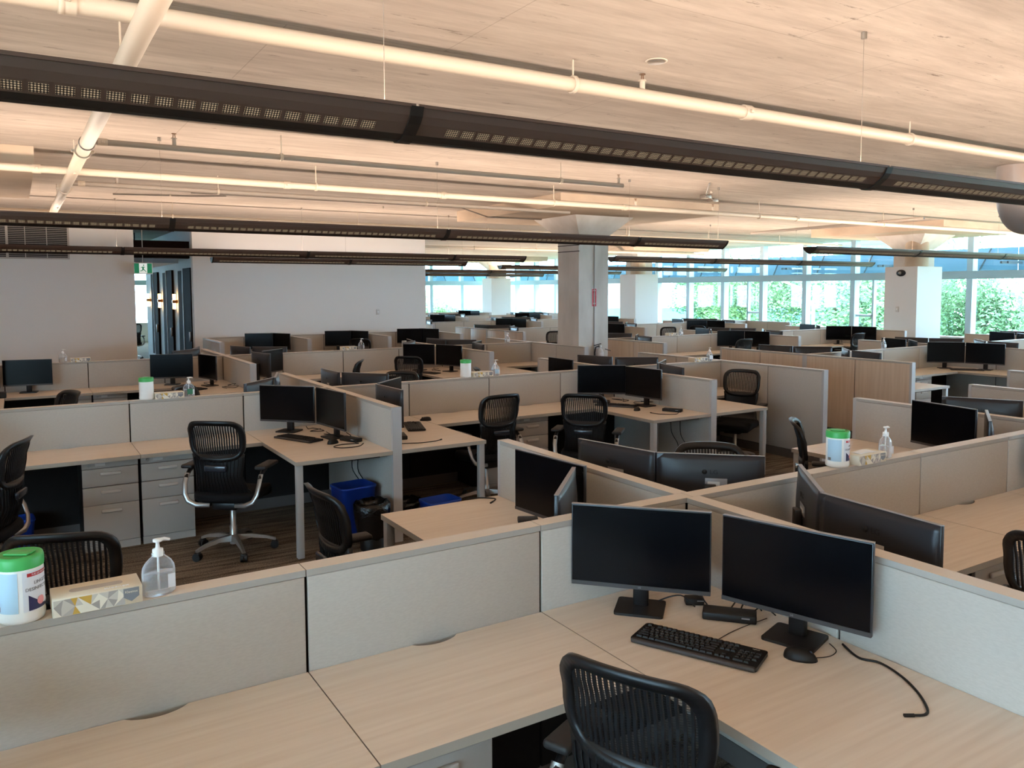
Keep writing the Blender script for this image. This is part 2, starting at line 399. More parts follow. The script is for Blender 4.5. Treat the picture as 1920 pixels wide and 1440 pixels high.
# exterior sunshade screens with diagonal struts
for kk in range(8):
    y0 = 4.5+kk*3.31
    t = thing('sunshade', 'blue grey sunshade panel outside the upper right windows', 'sunshade', (FX1+.75,y0,0), 0, 'sunshades outside the windows')
    ob('screen', G().box(0,.03,.01,3.30,2.4,3.02).mesh('ssc','shade'), t)
    for yy in (.05, 3.2): ob('outrigger', G().box(-.66,0,yy,yy+.04,2.6,2.66).mesh('orr','strut'), t)
    for yy in (.8, 2.45): ob('strut', G().cyl((-.06,yy-.18,3.02),(-.06,yy+.12,2.42),.022,6).mesh('st','strut'), t)
for kk in range(3):
    t = thing('sunshade', 'blue grey sunshade panel outside the far end windows', 'sunshade', (8.0+kk*3.31,FY1+.75,0), 0, 'sunshades outside the end windows')
    ob('screen', G().box(.01,3.30,0,.03,2.4,3.02).mesh('ssc','shade'), t)
    for xx in (.05, 3.2): ob('outrigger', G().box(xx,xx+.04,-.66,0,2.6,2.66).mesh('orr','strut'), t)
    for xx in (.8, 2.45): ob('strut', G().cyl((xx-.18,-.06,3.02),(xx+.12,-.06,2.42),.022,6).mesh('st','strut'), t)

# ------------------------------------------------------------------ partitions
def run(label, p0, axis, L, mods, tile=('fabric','fabric'), dark_low=(True,True), ends=(False,False), inset=(0,0), hz=HP, cat='partition', group=None):
    """a straight run of office partition, local x along the run, origin on the floor at its start"""
    t = thing('cubicle_partition', label, cat, (p0[0],p0[1],0), 0 if axis == 'x' else PI/2, group)
    ob('frame', boxm(L-.02,.052,hz-.03,'core'), t, (L/2,0,.008))
    ob('kick_plate', boxm(L-.02,.066,.1,'kick'), t, (L/2,0,0))
    for a, b in zip(mods[:-1], mods[1:]):
        a2 = max(a, inset[0]); b2 = min(b, L-inset[1])
        for sd, m, dk in ((1,tile[0],dark_low[0]),(-1,tile[1],dark_low[1])):
            g = .005; w = b2-a2-2*g; c = (a2+b2)/2
            if dk:
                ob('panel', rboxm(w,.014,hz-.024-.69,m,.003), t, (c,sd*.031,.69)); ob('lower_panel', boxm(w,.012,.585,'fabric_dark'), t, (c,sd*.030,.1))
            else: ob('panel', rboxm(w,.014,hz-.024-.105,m,.003), t, (c,sd*.031,.105))
        ob('cap', boxm(b-a-.003,T_,.022,'cap','cap_edge'), t, ((a+b)/2,0,hz-.022))
    if tile[0] == 'wood_panel': ob('centre_post', boxm(.075,T_+.004,hz-.022,'trim'), t, (L/2,0,0))
    for e, x in ((ends[0],0),(ends[1],L)):
        if e: ob('end_trim', boxm(.03,T_+.001,hz,'trim'), t, (x+(.015 if x == 0 else -.015),0,0))
    return t
BAY = [0, B_, B_+A_, B_+2*A_, W_]
HALF = [0, B_, XE-X1]
def wing(label, x, y, sgn, tile=('fabric','fabric'), L=LW, group=None):
    s = (y+H_) if sgn > 0 else (y-L)
    return run(label, (x,s), 'y', L-H_, [0, (L-H_)/2, L-H_], tile, (False,False), ends=(sgn < 0, sgn > 0), group=group)
OW = ['front', 'second-row', 'third-row']
# first cluster: three rows
names0 = ['nearest low grey partition along the front desk', 'low grey partition behind the blue bin cubicle', 'low grey partition in front of the white wall, left part']
names1 = ['low grey partition right of the nearest crossing', 'low grey partition holding the middle wipes tub', 'low grey partition behind the third-row monitors, middle part']
names2 = ['low grey partition past the right-hand black monitor', 'short grey partition ending at the tall end panel', 'short grey partition ending left of the concrete column']
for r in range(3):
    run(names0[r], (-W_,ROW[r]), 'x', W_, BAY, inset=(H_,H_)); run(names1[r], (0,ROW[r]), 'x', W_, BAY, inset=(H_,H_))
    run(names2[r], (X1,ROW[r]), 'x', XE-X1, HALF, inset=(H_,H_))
    pl = ['nearest crossing', 'second-row crossing', 'third-row crossing'][r]
    wing('grey divider wing behind the %s, left one' % pl, 0, ROW[r], 1)
    wing('grey divider wing in front of the %s, left one' % pl, 0, ROW[r], -1)
    wing('grey divider wing behind the right-hand junction of the %s partition' % OW[r], X1, ROW[r], 1)
    wing('grey divider wing in front of the right-hand junction of the %s partition' % OW[r], X1, ROW[r], -1)
    run('grey full-height end panel closing the %s partition' % OW[r], (XE,ROW[r]-LW), 'y', 2*LW, [0,LW/2,LW,1.5*LW,2*LW], ('fabric','fabric'), (False,False), (True,True))
# wall-side row in front of the white wall
RX = [.62, 2.22, 3.86, 5.5]; RY = 13.98
run('low grey partition running along the white wall', (RX[0],RY), 'x', RX[3]-RX[0], [0,.75,1.6,2.4,3.24,4.05,4.88], inset=(H_,H_))
for i, x in enumerate(RX): run(['grey wing at the left end of the white wall row','grey wing right of the white wall row\'s first monitors','grey wing right of the monitors beside the tissue box','grey wing at the right end of the white wall'][i], (x,RY-1.6), 'y', 1.56, [0,.78,1.56], ('fabric','fabric'), (False,False), (True,False))
# second cluster, beyond the aisle
BX = [XB, XB+W_, XB+2*W_]
for r in range(1, 7):
    y = ROW[r]; far = r >= 3
    g = 'low partitions of the far cubicle rows' if far else None
    ax = [BX[0], BX[1], BX[2], BX[2]+XE-X1]
    for i in range(3):
        if i == 2 and r in (2, 4, 6): continue
        lb = 'low grey partition of the far cubicles near the windows' if far else ['low grey partition starting at the wood end panel of row %s' % 'one two three'.split()[r-1], 'low grey partition behind the %s pair of far right monitors' % ['nearer','further'][r-1], 'low grey partition reaching the white boxed column on the right, row %s' % 'ab'[r-1]][i]
        run(lb, (ax[i],y), 'x', ax[i+1]-ax[i], BAY if i < 2 else HALF, inset=(H_,H_), group=g)
    for i, x in enumerate(ax[1:3] if r in (2, 4, 6) else ax[1:]):
        for sg in (1, -1):
            lb = 'grey divider wing among the far cubicles near the windows' if far else 'grey divider wing %s the far right partition, %s junction, %s' % ('behind' if sg > 0 else 'in front of', ['first','second','third'][i], 'nearer row' if r == 1 else 'further row')
            wing(lb, x, y, sg, group='divider wings of the far cubicle rows' if far else None)
    run('wood veneer end panel of the far cubicles' if far else ['tall wood veneer end panel across the aisle','tall wood veneer end panel right of the concrete column'][r-1], (XB,y-LW), 'y', 2*LW, [0,LW/2,LW,1.5*LW,2*LW], ('wood_panel' if r != 3 else 'wood_panel','fabric'), (False,False), (True,True), group='wood end panels of the far rows' if far else None)
run('pale grey panel at the right edge across the aisle', (XB,-1.1), 'y', 3.18, [0,1.06,2.12,3.18], ('fabric','fabric'), (False,False), (True,True))

# ------------------------------------------------------------------ desks and pedestals
def scallop_top():
    w, d = A_-.004, .618; n = 10; R = .09
    p = [(-w/2,-d/2),(w/2,-d/2),(w/2,d/2)]
    for k in range(n+1):
        a = k/n; xx = R-2*R*a; p.append((xx, d/2-.035*math.sin(PI*a)**.7 if 0 < a < 1 else d/2))
    p.append((-w/2,d/2))
    return G().prism(p, 0, .03, 0, 1).mesh('straight_top','laminate','desk_edge')
def spine_desk(label, x, y, sy, group=None):
    me = cached('spine_top', scallop_top)
    o = ob('straight_worktop', me, None, (x, y+sy*(H_+.002+.309), HD-.03), 0 if sy < 0 else PI); return tag(o, label, 'worktop', group)
def return_desk(label, xc, yc, sx, sy, group=None):
    t = thing('corner_desk', label, 'desk', (xc,yc,0), 0, group)
    w, d = B_-H_-.004, LW-H_-.004
    ob('worktop', boxm(w,d,.03,'laminate','desk_edge'), t, (sx*(H_+.002+w/2), sy*(H_+.002+d/2), HD-.03))
    ob('leg', rboxm(.05,.05,HD-.03,'leg',.004), t, (sx*(B_-.035), sy*(LW-.04), 0))
    ob('bracket', boxm(.6,.03,.03,'ped_dark'), t, (sx*(B_/2), sy*(LW-.12), HD-.06))
    return t
def ped_meshes():
    d = {}
    d['body'] = G().box(-.197,.197,-.48,0,.012,.70).mesh('pb','ped_dark')
    d['rail'] = G().rbox(-.195,.195,0,.02,.645,.70,.002).mesh('pr','ped')
    for nm, h in (('box',.138),('file',.295)): d[nm] = G().rbox(-.194,.194,0,.02,0,h,.003).mesh('pd','ped')
    d['plinth'] = G().box(-.195,.195,0,.012,.0,.058).mesh('pp','ped')
    d['handle'] = G().rbox(-.072,.072,.02,.036,0,.024,.005).mesh('ph','ped_handle')
    d['label'] = G().box(-.035,.035,.02,.0215,0,.022).mesh('pl','sticker')
    d['lock'] = G().cyl((0,.02,0),(0,.026,0),.012,12).mesh('pk','silver')
    return d
def pedestal(label, x, y, rz, group=None):
    m = cached('ped', ped_meshes)
    t = thing('drawer_pedestal', label, 'drawers', (x,y,0), rz, group)
    ob('body', m['body'], t)
    r = ob('top_rail', m['rail'], t); ob('label_plate', m['label'], r, (.07,0,.662)); ob('lock', m['lock'], r, (.145,0,.673))
    for z, nm, hz in ((.503,'box',.085),(.360,'box',.085),(.062,'file',.235)):
        d = ob('drawer', m[nm], t, (0,0,z)); ob('handle', m['handle'], d, (0,0,hz))
    ob('plinth', m['plinth'], t)
    return t

# ------------------------------------------------------------------ chair
def interp(tab, t):
    for (a, va), (b, vb) in zip(tab[:-1], tab[1:]):
        if t <= b:
            k = (t-a)/(b-a); k = k*k*(3-2*k); return va+(vb-va)*k
    return tab[-1][1]
WT = [(0,.225),(.14,.195),(.3,.178),(.48,.195),(.68,.212),(.88,.21),(1,.2)]
YT = [(0,-.15),(.12,-.2),(.3,-.232),(.5,-.24),(.75,-.262),(.9,-.285),(1,-.315)]
def bk(x, z):                       # y of the back surface
    t = min(max((z-.46)/.605, 0), 1); return interp(YT, t)+1.0*x*x
def rrect(x0, x1, z0, z1, r, n=5, bulge=0):
    p = []
    for cx, cz, a0 in ((x1-r,z1-r,0),(x0+r,z1-r,90),(x0+r,z0+r,180),(x1-r,z0+r,270)):
        for k in range(n+1):
            a = math.radians(a0+90*k/n); p.append((cx+r*math.cos(a), cz+r*math.sin(a)))
    return p
def resample(p, n):
    L = [0]
    q = p+[p[0]]
    for a, b in zip(q[:-1], q[1:]): L.append(L[-1]+math.hypot(b[0]-a[0], b[1]-a[1]))
    out = []; j = 0
    for i in range(n):
        s = L[-1]*i/n
        while L[j+1] < s: j += 1
        k = (s-L[j])/(L[j+1]-L[j]); out.append((q[j][0]+(q[j+1][0]-q[j][0])*k, q[j][1]+(q[j+1][1]-q[j][1])*k))
    return out
def chair_meshes():
    d = {}
    def shp(p):                     # round the ring: top bowed up, bottom bowed down, waist taper
        return [(x*(1-.10*max(0,(.89-z))/.12*.6), z+.012*(1-(x/.215)**2)*(1 if z > .92 else -2.6)) for x, z in p]
    out = shp(resample(rrect(-.215,.215,.772,1.048,.08), 64)); inn = shp(resample(rrect(-.176,.176,.812,1.008,.05), 64))
    v = []
    for off in (-.011,.011):
        for p in (out, inn): v += [(x, bk(x,z)+off, z) for x, z in p]
    n = 64; f = []
    for i in range(n):
        j = (i+1)%n
        f += [(i,j,n+j,n+i), (2*n+j,2*n+i,3*n+i,3*n+j), (j,i,2*n+i,2*n+j), (n+i,n+j,3*n+j,3*n+i)]
    d['ring'] = G().add(v, f, 0, True).mesh('ring','chair_black')
    g = G(); N = 19
    def lim(x): return .784+.028*abs(x/.18)**2.5, 1.022-.03*abs(x/.18)**3
    for i in range(N):
        x = -.166+.332*i/(N-1); z0, z1 = lim(x); seg = 7; vv = []
        for k in range(seg+1):
            z = z0+(z1-z0)*k/seg; xx = x*(1-.05*(1-k/seg)); y = bk(xx,z)
            vv += [(xx-.0042,y-.004,z),(xx+.0042,y-.004,z),(xx+.0042,y+.004,z),(xx-.0042,y+.004,z)]
        ff = []
        for k in range(seg):
            for q in range(4): ff.append((k*4+q, k*4+(q+1)%4, k*4+4+(q+1)%4, k*4+4+q))
        g.add(vv, ff)
    for r in range(30):
        z = .80+.21*r/29; vv = []; S_ = 12
        for k in range(S_+1):
            x = -.174+.348*k/S_; y = bk(x,z); vv += [(x,y,z-.0007),(x,y,z+.0007)]
        g.add(vv, [(2*k,2*k+2,2*k+3,2*k+1) for k in range(S_)])
    d['net'] = g.mesh('net','chair_net')
    def low(u, v_):
        t = v_*.56; z = .46+.605*t; x = (2*u-1)*interp(WT, t); return (x, bk(x,z)+.002, z)
    d['lower'] = G().sheet(low, 14, 10, .016).mesh('lower','chair_black')
    g = G()
    for i in range(15):             # ribs of the lower back
        s = -1+2*i/14; pts = []
        for k in range(8):
            t = .02+.5*k/7; z = .46+.605*t; x = s*.94*interp(WT, t); pts.append((x, bk(x,z)-.009, z))
        g.tube(pts, .0035, 4)
    d['ribs'] = g.mesh('ribs','chair_net')
    g = G(); out = []
    for k in range(40):
        a = 2*PI*k/40; c, s = math.cos(a), math.sin(a); e = .55
        out.append((.25*math.copysign(abs(c)**e,c), .02+.245*math.copysign(abs(s)**e,s)))
    lay = [(.90,.425),(1,.445),(1,.475),(.965,.495),(.80,.502),(.4,.496),(.01,.495)]
    vv = [(x*k, .02+(y-.02)*k, z-(.03 if y > .2 and k > .7 else 0)) for k, z in lay for x, y in out]
    ff = [(i*40+j, i*40+(j+1)%40, (i+1)*40+(j+1)%40, (i+1)*40+j) for i in range(len(lay)-1) for j in range(40)]+[list(range(40))[::-1]]
    d['seat'] = g.add(vv, ff, 0, True).mesh('seat','chair_seat')
    d['handle'] = G().rbox(-.085,.085,-.012,.012,0,.05,.01).mesh('lh','chair_gloss')
    d['mech'] = G().rbox(-.1,.1,-.15,.12,.355,.43,.02).mesh('mech','chair_black')
    for s, nm in ((-1,'armL'),(1,'armR')):
        pts = [(s*.10,-.17,.405),(s*.19,-.205,.412),(s*.25,-.205,.44),(s*.278,-.195,.49),(s*.288,-.172,.56),(s*.288,-.13,.632)]
        d[nm] = G().tube(pts, .02, 8, flat=.4, up=(0,-1,.3)).mesh(nm,'silver')
        d[nm+'p'] = G().tube([(s*.288,-.15,.6),(s*.288,-.1,.645),(s*.288,-.03,.668)], .016, 8).mesh('post','chair_black')
    d['pad'] = G().rbox(-.044,.044,-.13,.125,0,.03,.013,seg=3).mesh('pad','arm_pad')
    d['gas'] = G().lathe([(.028,.06),(.028,.2),(.022,.205),(.022,.36)],16).mesh('gas','silver')
    g = G()
    v = []
    for r, hw, z0, z1 in ((.02,.03,.085,.135),(.13,.022,.10,.13),(.24,.016,.085,.108),(.31,.013,.062,.082)):
        v += [(r,-hw,z0),(r,hw,z0),(r,hw*.7,z1),(r,-hw*.7,z1)]
    f = [(k*4+q, k*4+(q+1)%4, k*4+4+(q+1)%4, k*4+4+q) for k in range(3) for q in range(4)]+[(12,13,14,15)]
    d['spoke'] = G().add(v, f).mesh('spoke','silver')
    g = G(); g.cyl((0,-.024,.03),(0,-.006,.03),.03,14); g.cyl((0,.006,.03),(0,.024,.03),.03,14); g.rbox(-.02,.022,-.02,.02,.03,.066,.008)
    d['caster'] = g.mesh('caster','black_plastic')
    return d
CH = []
def chair(x, y, face, label, group=None, spin=.3):
    """face: world angle in degrees the sitter looks to (0 = +x, 90 = +y)"""
    m = cached('chair', chair_meshes)
    t = thing('office_chair', label, 'chair', (x,y,0), math.radians(face-90), group); CH.append(t)
    b = ob('backrest', m['lower'], t); ob('back_frame', m['ring'], b); ob('back_net', m['net'], b); ob('back_ribs', m['ribs'], b)
    ob('lumbar_handle', m['handle'], t, (0,-.262,.675)); ob('seat', m['seat'], t); ob('tilt_mechanism', m['mech'], t)
    for s, nm in ((-1,'armL'),(1,'armR')):
        a = ob('armrest', m[nm], t); ob('arm_post', m[nm+'p'], a); ob('arm_pad', m['pad'], a, (s*.288,-.02,.668))
    ob('gas_column', m['gas'], t)
    for k in range(5):
        a = spin+2*PI*k/5; sp = ob('base_spoke', m['spoke'], t, (0,0,0), a); ob('caster', m['caster'], sp, (.3,0,0), .7*k)
    return t

# ------------------------------------------------------------------ monitor
MT = 1.15; MW, MH = .54, .325
def mon_meshes():
    d = {}
    d['body'] = G().rbox(-MW/2,MW/2,-.004,.014,MT-MH-HD,MT-HD,.003).mesh('mb','monitor_body')
    d['edge'] = G().box(-MW/2,MW/2,-.0045,.0145,MT-HD,MT-HD+.0015).mesh('me','monitor_edge')
    def bkf(u, v):
        x = (u-.5)*(MW-.006); z = MT-MH-HD+.003+v*(MH-.006); k = (1-(2*u-1)**4)*(1-(2*v-1)**6 if v < .5 else 1-((v-.5)*2)**2.2)
        return (-x, .013+.026*k, z)
    d['back'] = G().sheet(bkf, 16, 12, .002).mesh('mk','monitor_body')
    d['screen'] = G().box(-MW/2+.005,MW/2-.005,-.0055,-.004,MT-HD-MH+.018,MT-HD-.005).mesh('ms','screen')
    d['chin'] = G().box(-MW/2+.001,MW/2-.001,-.0056,-.004,MT-HD-MH+.001,MT-HD-MH+.017).mesh('mc','monitor_bezel')
    d['neck'] = G().rbox(-.03,.03,.04,.075,.006,.27,.006).mesh('mn','base_dark')
    p = rrect(-.095,.095,-.085,.085,.014,3)
    d['base'] = G().prism(p, 0, .01).mesh('mbase','base_dark')
    d['emblem'] = G().lathe([(.0001,0),(.013,0),(.013,.001),(.0001,.001)],20).mesh('em','logo')
    d['tag'] = G().box(-.03,.03,0,.0012,-.011,.011).mesh('tg','sticker')
    d['plate'] = G().rbox(-.055,.055,0,.002,-.024,.024,.0008).mesh('pt','monitor_edge')
    return d
def monitor(x, y, fx, fy, label, group=None, brand='LG', sticker=None, tagpos=(.03,.14)):
    m = cached('mon', mon_meshes); rz = math.atan2(fx, -fy)
    t = thing('computer_monitor', label, 'monitor', (x,y,HD), rz, group)
    b = ob('display', m['body'], t); ob('top_edge', m['edge'], b); ob('rear_cover', m['back'], b); ob('screen', m['screen'], b); ob('bezel_strip', m['chin'], b)
    st = ob('stand_neck', m['neck'], t); ob('stand_base', m['base'], t, (0,.03,.0005))
    zt = MT-HD
    if brand == 'LG':
        ob('emblem', m['emblem'], b, (.028,.0385,zt-.085), rot=(-PI/2,0,0)); ob('emblem_lettering', text_mesh('LG',.034,'logo'), b, (-.018,.0388,zt-.085), rot=(PI/2,0,PI))
        ob('front_lettering', text_mesh('LG',.009,'monitor_edge'), b, (0,-.0058,zt-MH+.009), rot=(PI/2,0,0))
    elif brand == 'hp':
        ob('emblem_lettering', text_mesh('hp',.06,'logo'), b, (0,.0402,zt-.12), rot=(PI/2,0,PI))
    if sticker == 'tag': ob('asset_sticker', m['tag'], b, (-tagpos[0],.0402,zt-tagpos[1]))
    if sticker == 'plate':
        q = ob('asset_plate', m['plate'], b, (-tagpos[0],.0402,zt-tagpos[1])); ob('asset_sticker', m['tag'], q, (.012,.0015,-.004))
    return t
# two monitors of a station: middle (u,v) from its crossing, facing (u,v)
TPL = [((.49,.28),(.707,.707)), ((.26,.76),(.97,.24))]
MON = {   # measured: middle (x,y) from the crossing and direction angle of the screen's top edge
 'S0D0SW': [(-.485,-.245,-47),(-.20,-.74,-72)], 'S0D0NW': [(-.25,.73,-84),(-.47,.28,46)], 'S0D0NE': [(.24,.79,-79),(.49,.34,-43)],
 'S0D0SE': [(.50,-.27,-132),(.29,-.74,-94)], 'S0D1NW': [(-.27,.69,-100),(-.51,.25,30)], 'S0D1NE': [(.29,.71,-63)],
 'S1D0SW': [(-.49,-.28,-46),(-.26,-.77,-83)], 'S1D0SE': [(.25,-.86,-88),(.47,-.36,44)], 'S1D0NW': [(-.59,.29,47),(-.31,.72,72)],
 'S1D0NE': [(.31,.86,-89),(.51,.38,-51)], 'S1D1SW': [(-.44,-.31,-36),(-.26,-.80,-86)], 'S1D1SE': [(.47,-.3,38),(.2,-.76,-105)],
 'S1D1NW': [(-.30,.69,-92)], 'S1D1NE': [(.3,.77,-73),(.59,.30,-34)], 'S2D0SW': [(-.76,-.3,-18),(-.38,-.69,-77)], 'S2D0NW': [(-.45,.45,39),(-.24,.86,70)],
 'S2Dm1SE': [(1.06,-.2,-10),(.5,-.28,-10)], 'S2D0SE': [(.32,-.74,-78),(.6,-.28,44)], 'S2D0NE': [(.39,.74,-71),(.74,.4,-35)], 'S2D1SW': [(-.62,-.37,-50),(-.32,-.82,-70)],
}
def station(key, xc, yc, sx, sy, desc, ch=None, ped=True, spine=True, group=None, mons=True, brand='LG', stick=(None,None), short=False):
    G_ = lambda s: (s+' of '+group) if group else None
    if spine and not short: spine_desk('straight maple worktop in the '+desc, xc+sx*(B_+A_/2), yc, sy, G_('straight worktops'))
    return_desk('maple corner desk in the '+desc, xc, yc, sx, sy, G_('corner desks'))
    if ped and not short: pedestal('grey three-drawer pedestal in the '+desc, xc+sx*(B_+A_-.205), yc+sy*.545, 0 if sy > 0 else PI, G_('drawer pedestals'))
    if mons:
        if key in MON:
            L = []
            for x, y, th in MON[key]:
                n = Vector((-math.sin(math.radians(th)), math.cos(math.radians(th))))
                if n.x*sx*(1 if abs(n.x) > .25 else .01)+n.y*sy*(1 if abs(n.y) > .25 else .01) < 0: n = -n
                L.append((x, y, n.x, n.y))
        else: L = [(sx*u, sy*v, sx*a, sy*b) for (u, v), (a, b) in TPL]
        pos = []
        for i, (x, y, fx, fy) in enumerate(L):
            nm = 'corner-facing' if (abs(fx) > .3 and abs(fy) > .3) else 'side'
            nm = ['first', 'second'][i]
            if group: lb = 'dark monitor on a desk in the '+desc
            else:
                o = L[1-i] if len(L) > 1 else None
                rgt = Vector((math.cos(.5545), -math.sin(.5545)))
                sd = '' if o is None else ('right-hand ' if (x-o[0])*rgt.x+(y-o[1])*rgt.y > 0 else 'left-hand ')
                lb = sd+'dark monitor in the '+desc
            monitor(xc+x, yc+y, fx, fy, lb, G_('monitors'), brand if i == 0 or brand != 'hpLG' else 'hp', stick[i])
    if ch: chair(xc+ch[0], yc+ch[1], ch[2], 'black slatted office chair in the '+desc, G_('office chairs'), spin=ch[3] if len(ch) > 3 else random.random())
ST = [
 ('S0D0SW',0,0,-1,-1,'nearest cubicle', (-1.0,-.97,24)),
 ('S0Dm1SE',-W_,0,1,-1,'bottom left corner cubicle', None),
 ('S0D0NW',0,0,-1,1,'cubicle behind the front partition', (-1.04,1.12,2)),
 ('S0Dm1NE',-W_,0,1,1,'cubicle behind the near wipes tub', (1.16,1.23,70)),
 ('S0D0NE',0,0,1,1,'cubicle beyond the nearest crossing', (.88,.68,232)),
 ('S0D0SE',0,0,1,-1,'cubicle right of the nearest one', (1.075,-1.13,6)),
 ('S0D1NW',X1,0,-1,1,'cubicle behind the right-hand wipes tub', (-1.07,.99,-50)),
 ('S0D1NE',X1,0,1,1,'right edge cubicle beyond the black monitor', None),
 ('S0D1SW',X1,0,-1,-1,'cubicle off the right edge', None),
 ('S1D0SW',0,ROW[1],-1,-1,'cubicle with the blue bin', (-1.16,-1.11,52,.36)),
 ('S1Dm1SE',-W_,ROW[1],1,-1,'left edge cubicle of the second row', (.70,-1.30,160)),
 ('S1D0SE',0,ROW[1],1,-1,'cubicle right of the blue bin', (1.18,-.94,93)),
 ('S1D1SW',X1,ROW[1],-1,-1,'cubicle in front of the concrete column', (-1.45,-1.40,42)),
 ('S1D1SE',X1,ROW[1],1,-1,'cubicle at the grey end panel', (.97,-.98,205)),
 ('S1D0NW',0,ROW[1],-1,1,'cubicle behind the left sanitizer bottle', (-.92,.95,-40)),
 ('S1Dm1NE',-W_,ROW[1],1,1,'left edge cubicle behind the second-row partition', (1.12,1.15,200)),
 ('S1D0NE',0,ROW[1],1,1,'cubicle behind the second-row crossing', (1.1,.98,230)),
 ('S1D1NW',X1,ROW[1],-1,1,'cubicle behind the middle wipes tub', (-1.02,.95,-30)),
 ('S1D1NE',X1,ROW[1],1,1,'cubicle right below the fire extinguisher', None),
 ('S2D0SW',0,ROW[2],-1,-1,'third-row cubicle behind the left wipes tub', None),
 ('S2Dm1SE',-W_,ROW[2],1,-1,'third-row cubicle at the left edge', None),
 ('S2D0SE',0,ROW[2],1,-1,'third-row cubicle right of the crossing', (1.2,-1.4,150)),
 ('S2D1SW',X1,ROW[2],-1,-1,'third-row cubicle with the blue-lit monitors', (-1.06,-1.14,46)),
 ('S2D1SE',X1,ROW[2],1,-1,'third-row cubicle left of the concrete column', None),
 ('S2D0NW',0,ROW[2],-1,1,'cubicle behind the third-row partition at left', None),
 ('S2D0NE',0,ROW[2],1,1,'cubicle before the white wall at left', None),
 ('S2D1NW',X1,ROW[2],-1,1,'cubicle behind the third-row blue-lit monitors', (-.95,.95,-40)),
 ('S2D1NE',X1,ROW[2],1,1,'cubicle before the right end of the white wall', None),
]
STICK = {'S0D0NE':('plate','plate'), 'S0D0SE':('plate','tag'), 'S0D1NE':('tag',None), 'S2D0NE':('tag',None), 'S1D0NE':('tag',None)}
for k, x, y, sx, sy, desc, ch in ST:
    station(k, x, y, sx, sy, desc, ch, stick=STICK.get(k,(None,None)), brand='hpLG' if k in ('S0D0NW','S0D1NW') else 'LG', short=(k.startswith(('S0D1NE','S1D1SE','S1D1NE','S2D1SE','S2D1NE'))))
# short worktops of the end bays
for r in range(3):
    for sy in (-1, 1):
        if r == 0 and sy < 0: continue
        o = ob('straight_worktop', boxm(XE-X1-B_-H_-.006,.618,.03,'laminate','desk_edge'), None, ((X1+B_+XE-H_)/2, ROW[r]+sy*(H_+.311), HD-.03))
        tag(o, 'short maple worktop %s the %s partition by the end panel' % ('behind' if sy > 0 else 'in front of', OW[r]), 'worktop')
# wall-side stations
WD = ['white wall cubicle with the far left monitors', 'white wall cubicle behind the tissue box', 'white wall cubicle at the wall\'s right end']
for i, x in enumerate(RX[1:]):
    o = ob('wall_worktop', boxm(1.5,.6,.03,'laminate','desk_edge'), None, (x-.8,RY-H_-.31,HD-.03)); tag(o, 'maple worktop in the '+WD[i], 'worktop')
    ob('support_panel', boxm(1.3,.02,HD-.03,'fabric_dark'), o, (0,.2,-(HD-.03)))
    for j, (u, v, a, b) in enumerate(((.62,.30,.35,.94),(.26,.55,.9,.45))):
        monitor(x-u, RY-v, -a, -b, ('left-hand','right-hand')[j]+' dark monitor in the '+WD[i])
chair(3.35, 12.6, 60, 'black office chair in the white wall cubicle behind the tissue box')
# second cluster
for r in range(1, 7):
    far = r >= 3
    g = 'the far cubicle rows' if far else None
    for ci, xc in enumerate(BX):
        for sx in (-1, 1):
            if ci == 0 and sx < 0: continue
            if ci == 2 and r in (2, 4, 6) and sx > 0: continue
            for sy in (-1, 1):
                if far: d = 'far cubicle rows near the windows'
                else: d = '%s right row, %s %s, %s' % (['nearer','further'][r-1], 'right of' if sx > 0 else 'left of', ['wood panel','first divider','second divider'][ci], 'front' if sy < 0 else 'back')
                c = None
                if not far and (ci, sx, sy, r) in ((0,1,1,1),(1,-1,-1,2),(1,1,1,1),(2,-1,-1,2)): c = (sx*1.15, sy*1.0, 90 if sy < 0 else -60)
                if far and random.random() < .25: c = (sx*1.15, sy*1.0, random.choice((40,70,120,200)))
                station(None, xc, ROW[r], sx, sy, d, c, ped=not far, group=g, short=(ci == 2 and sx > 0))

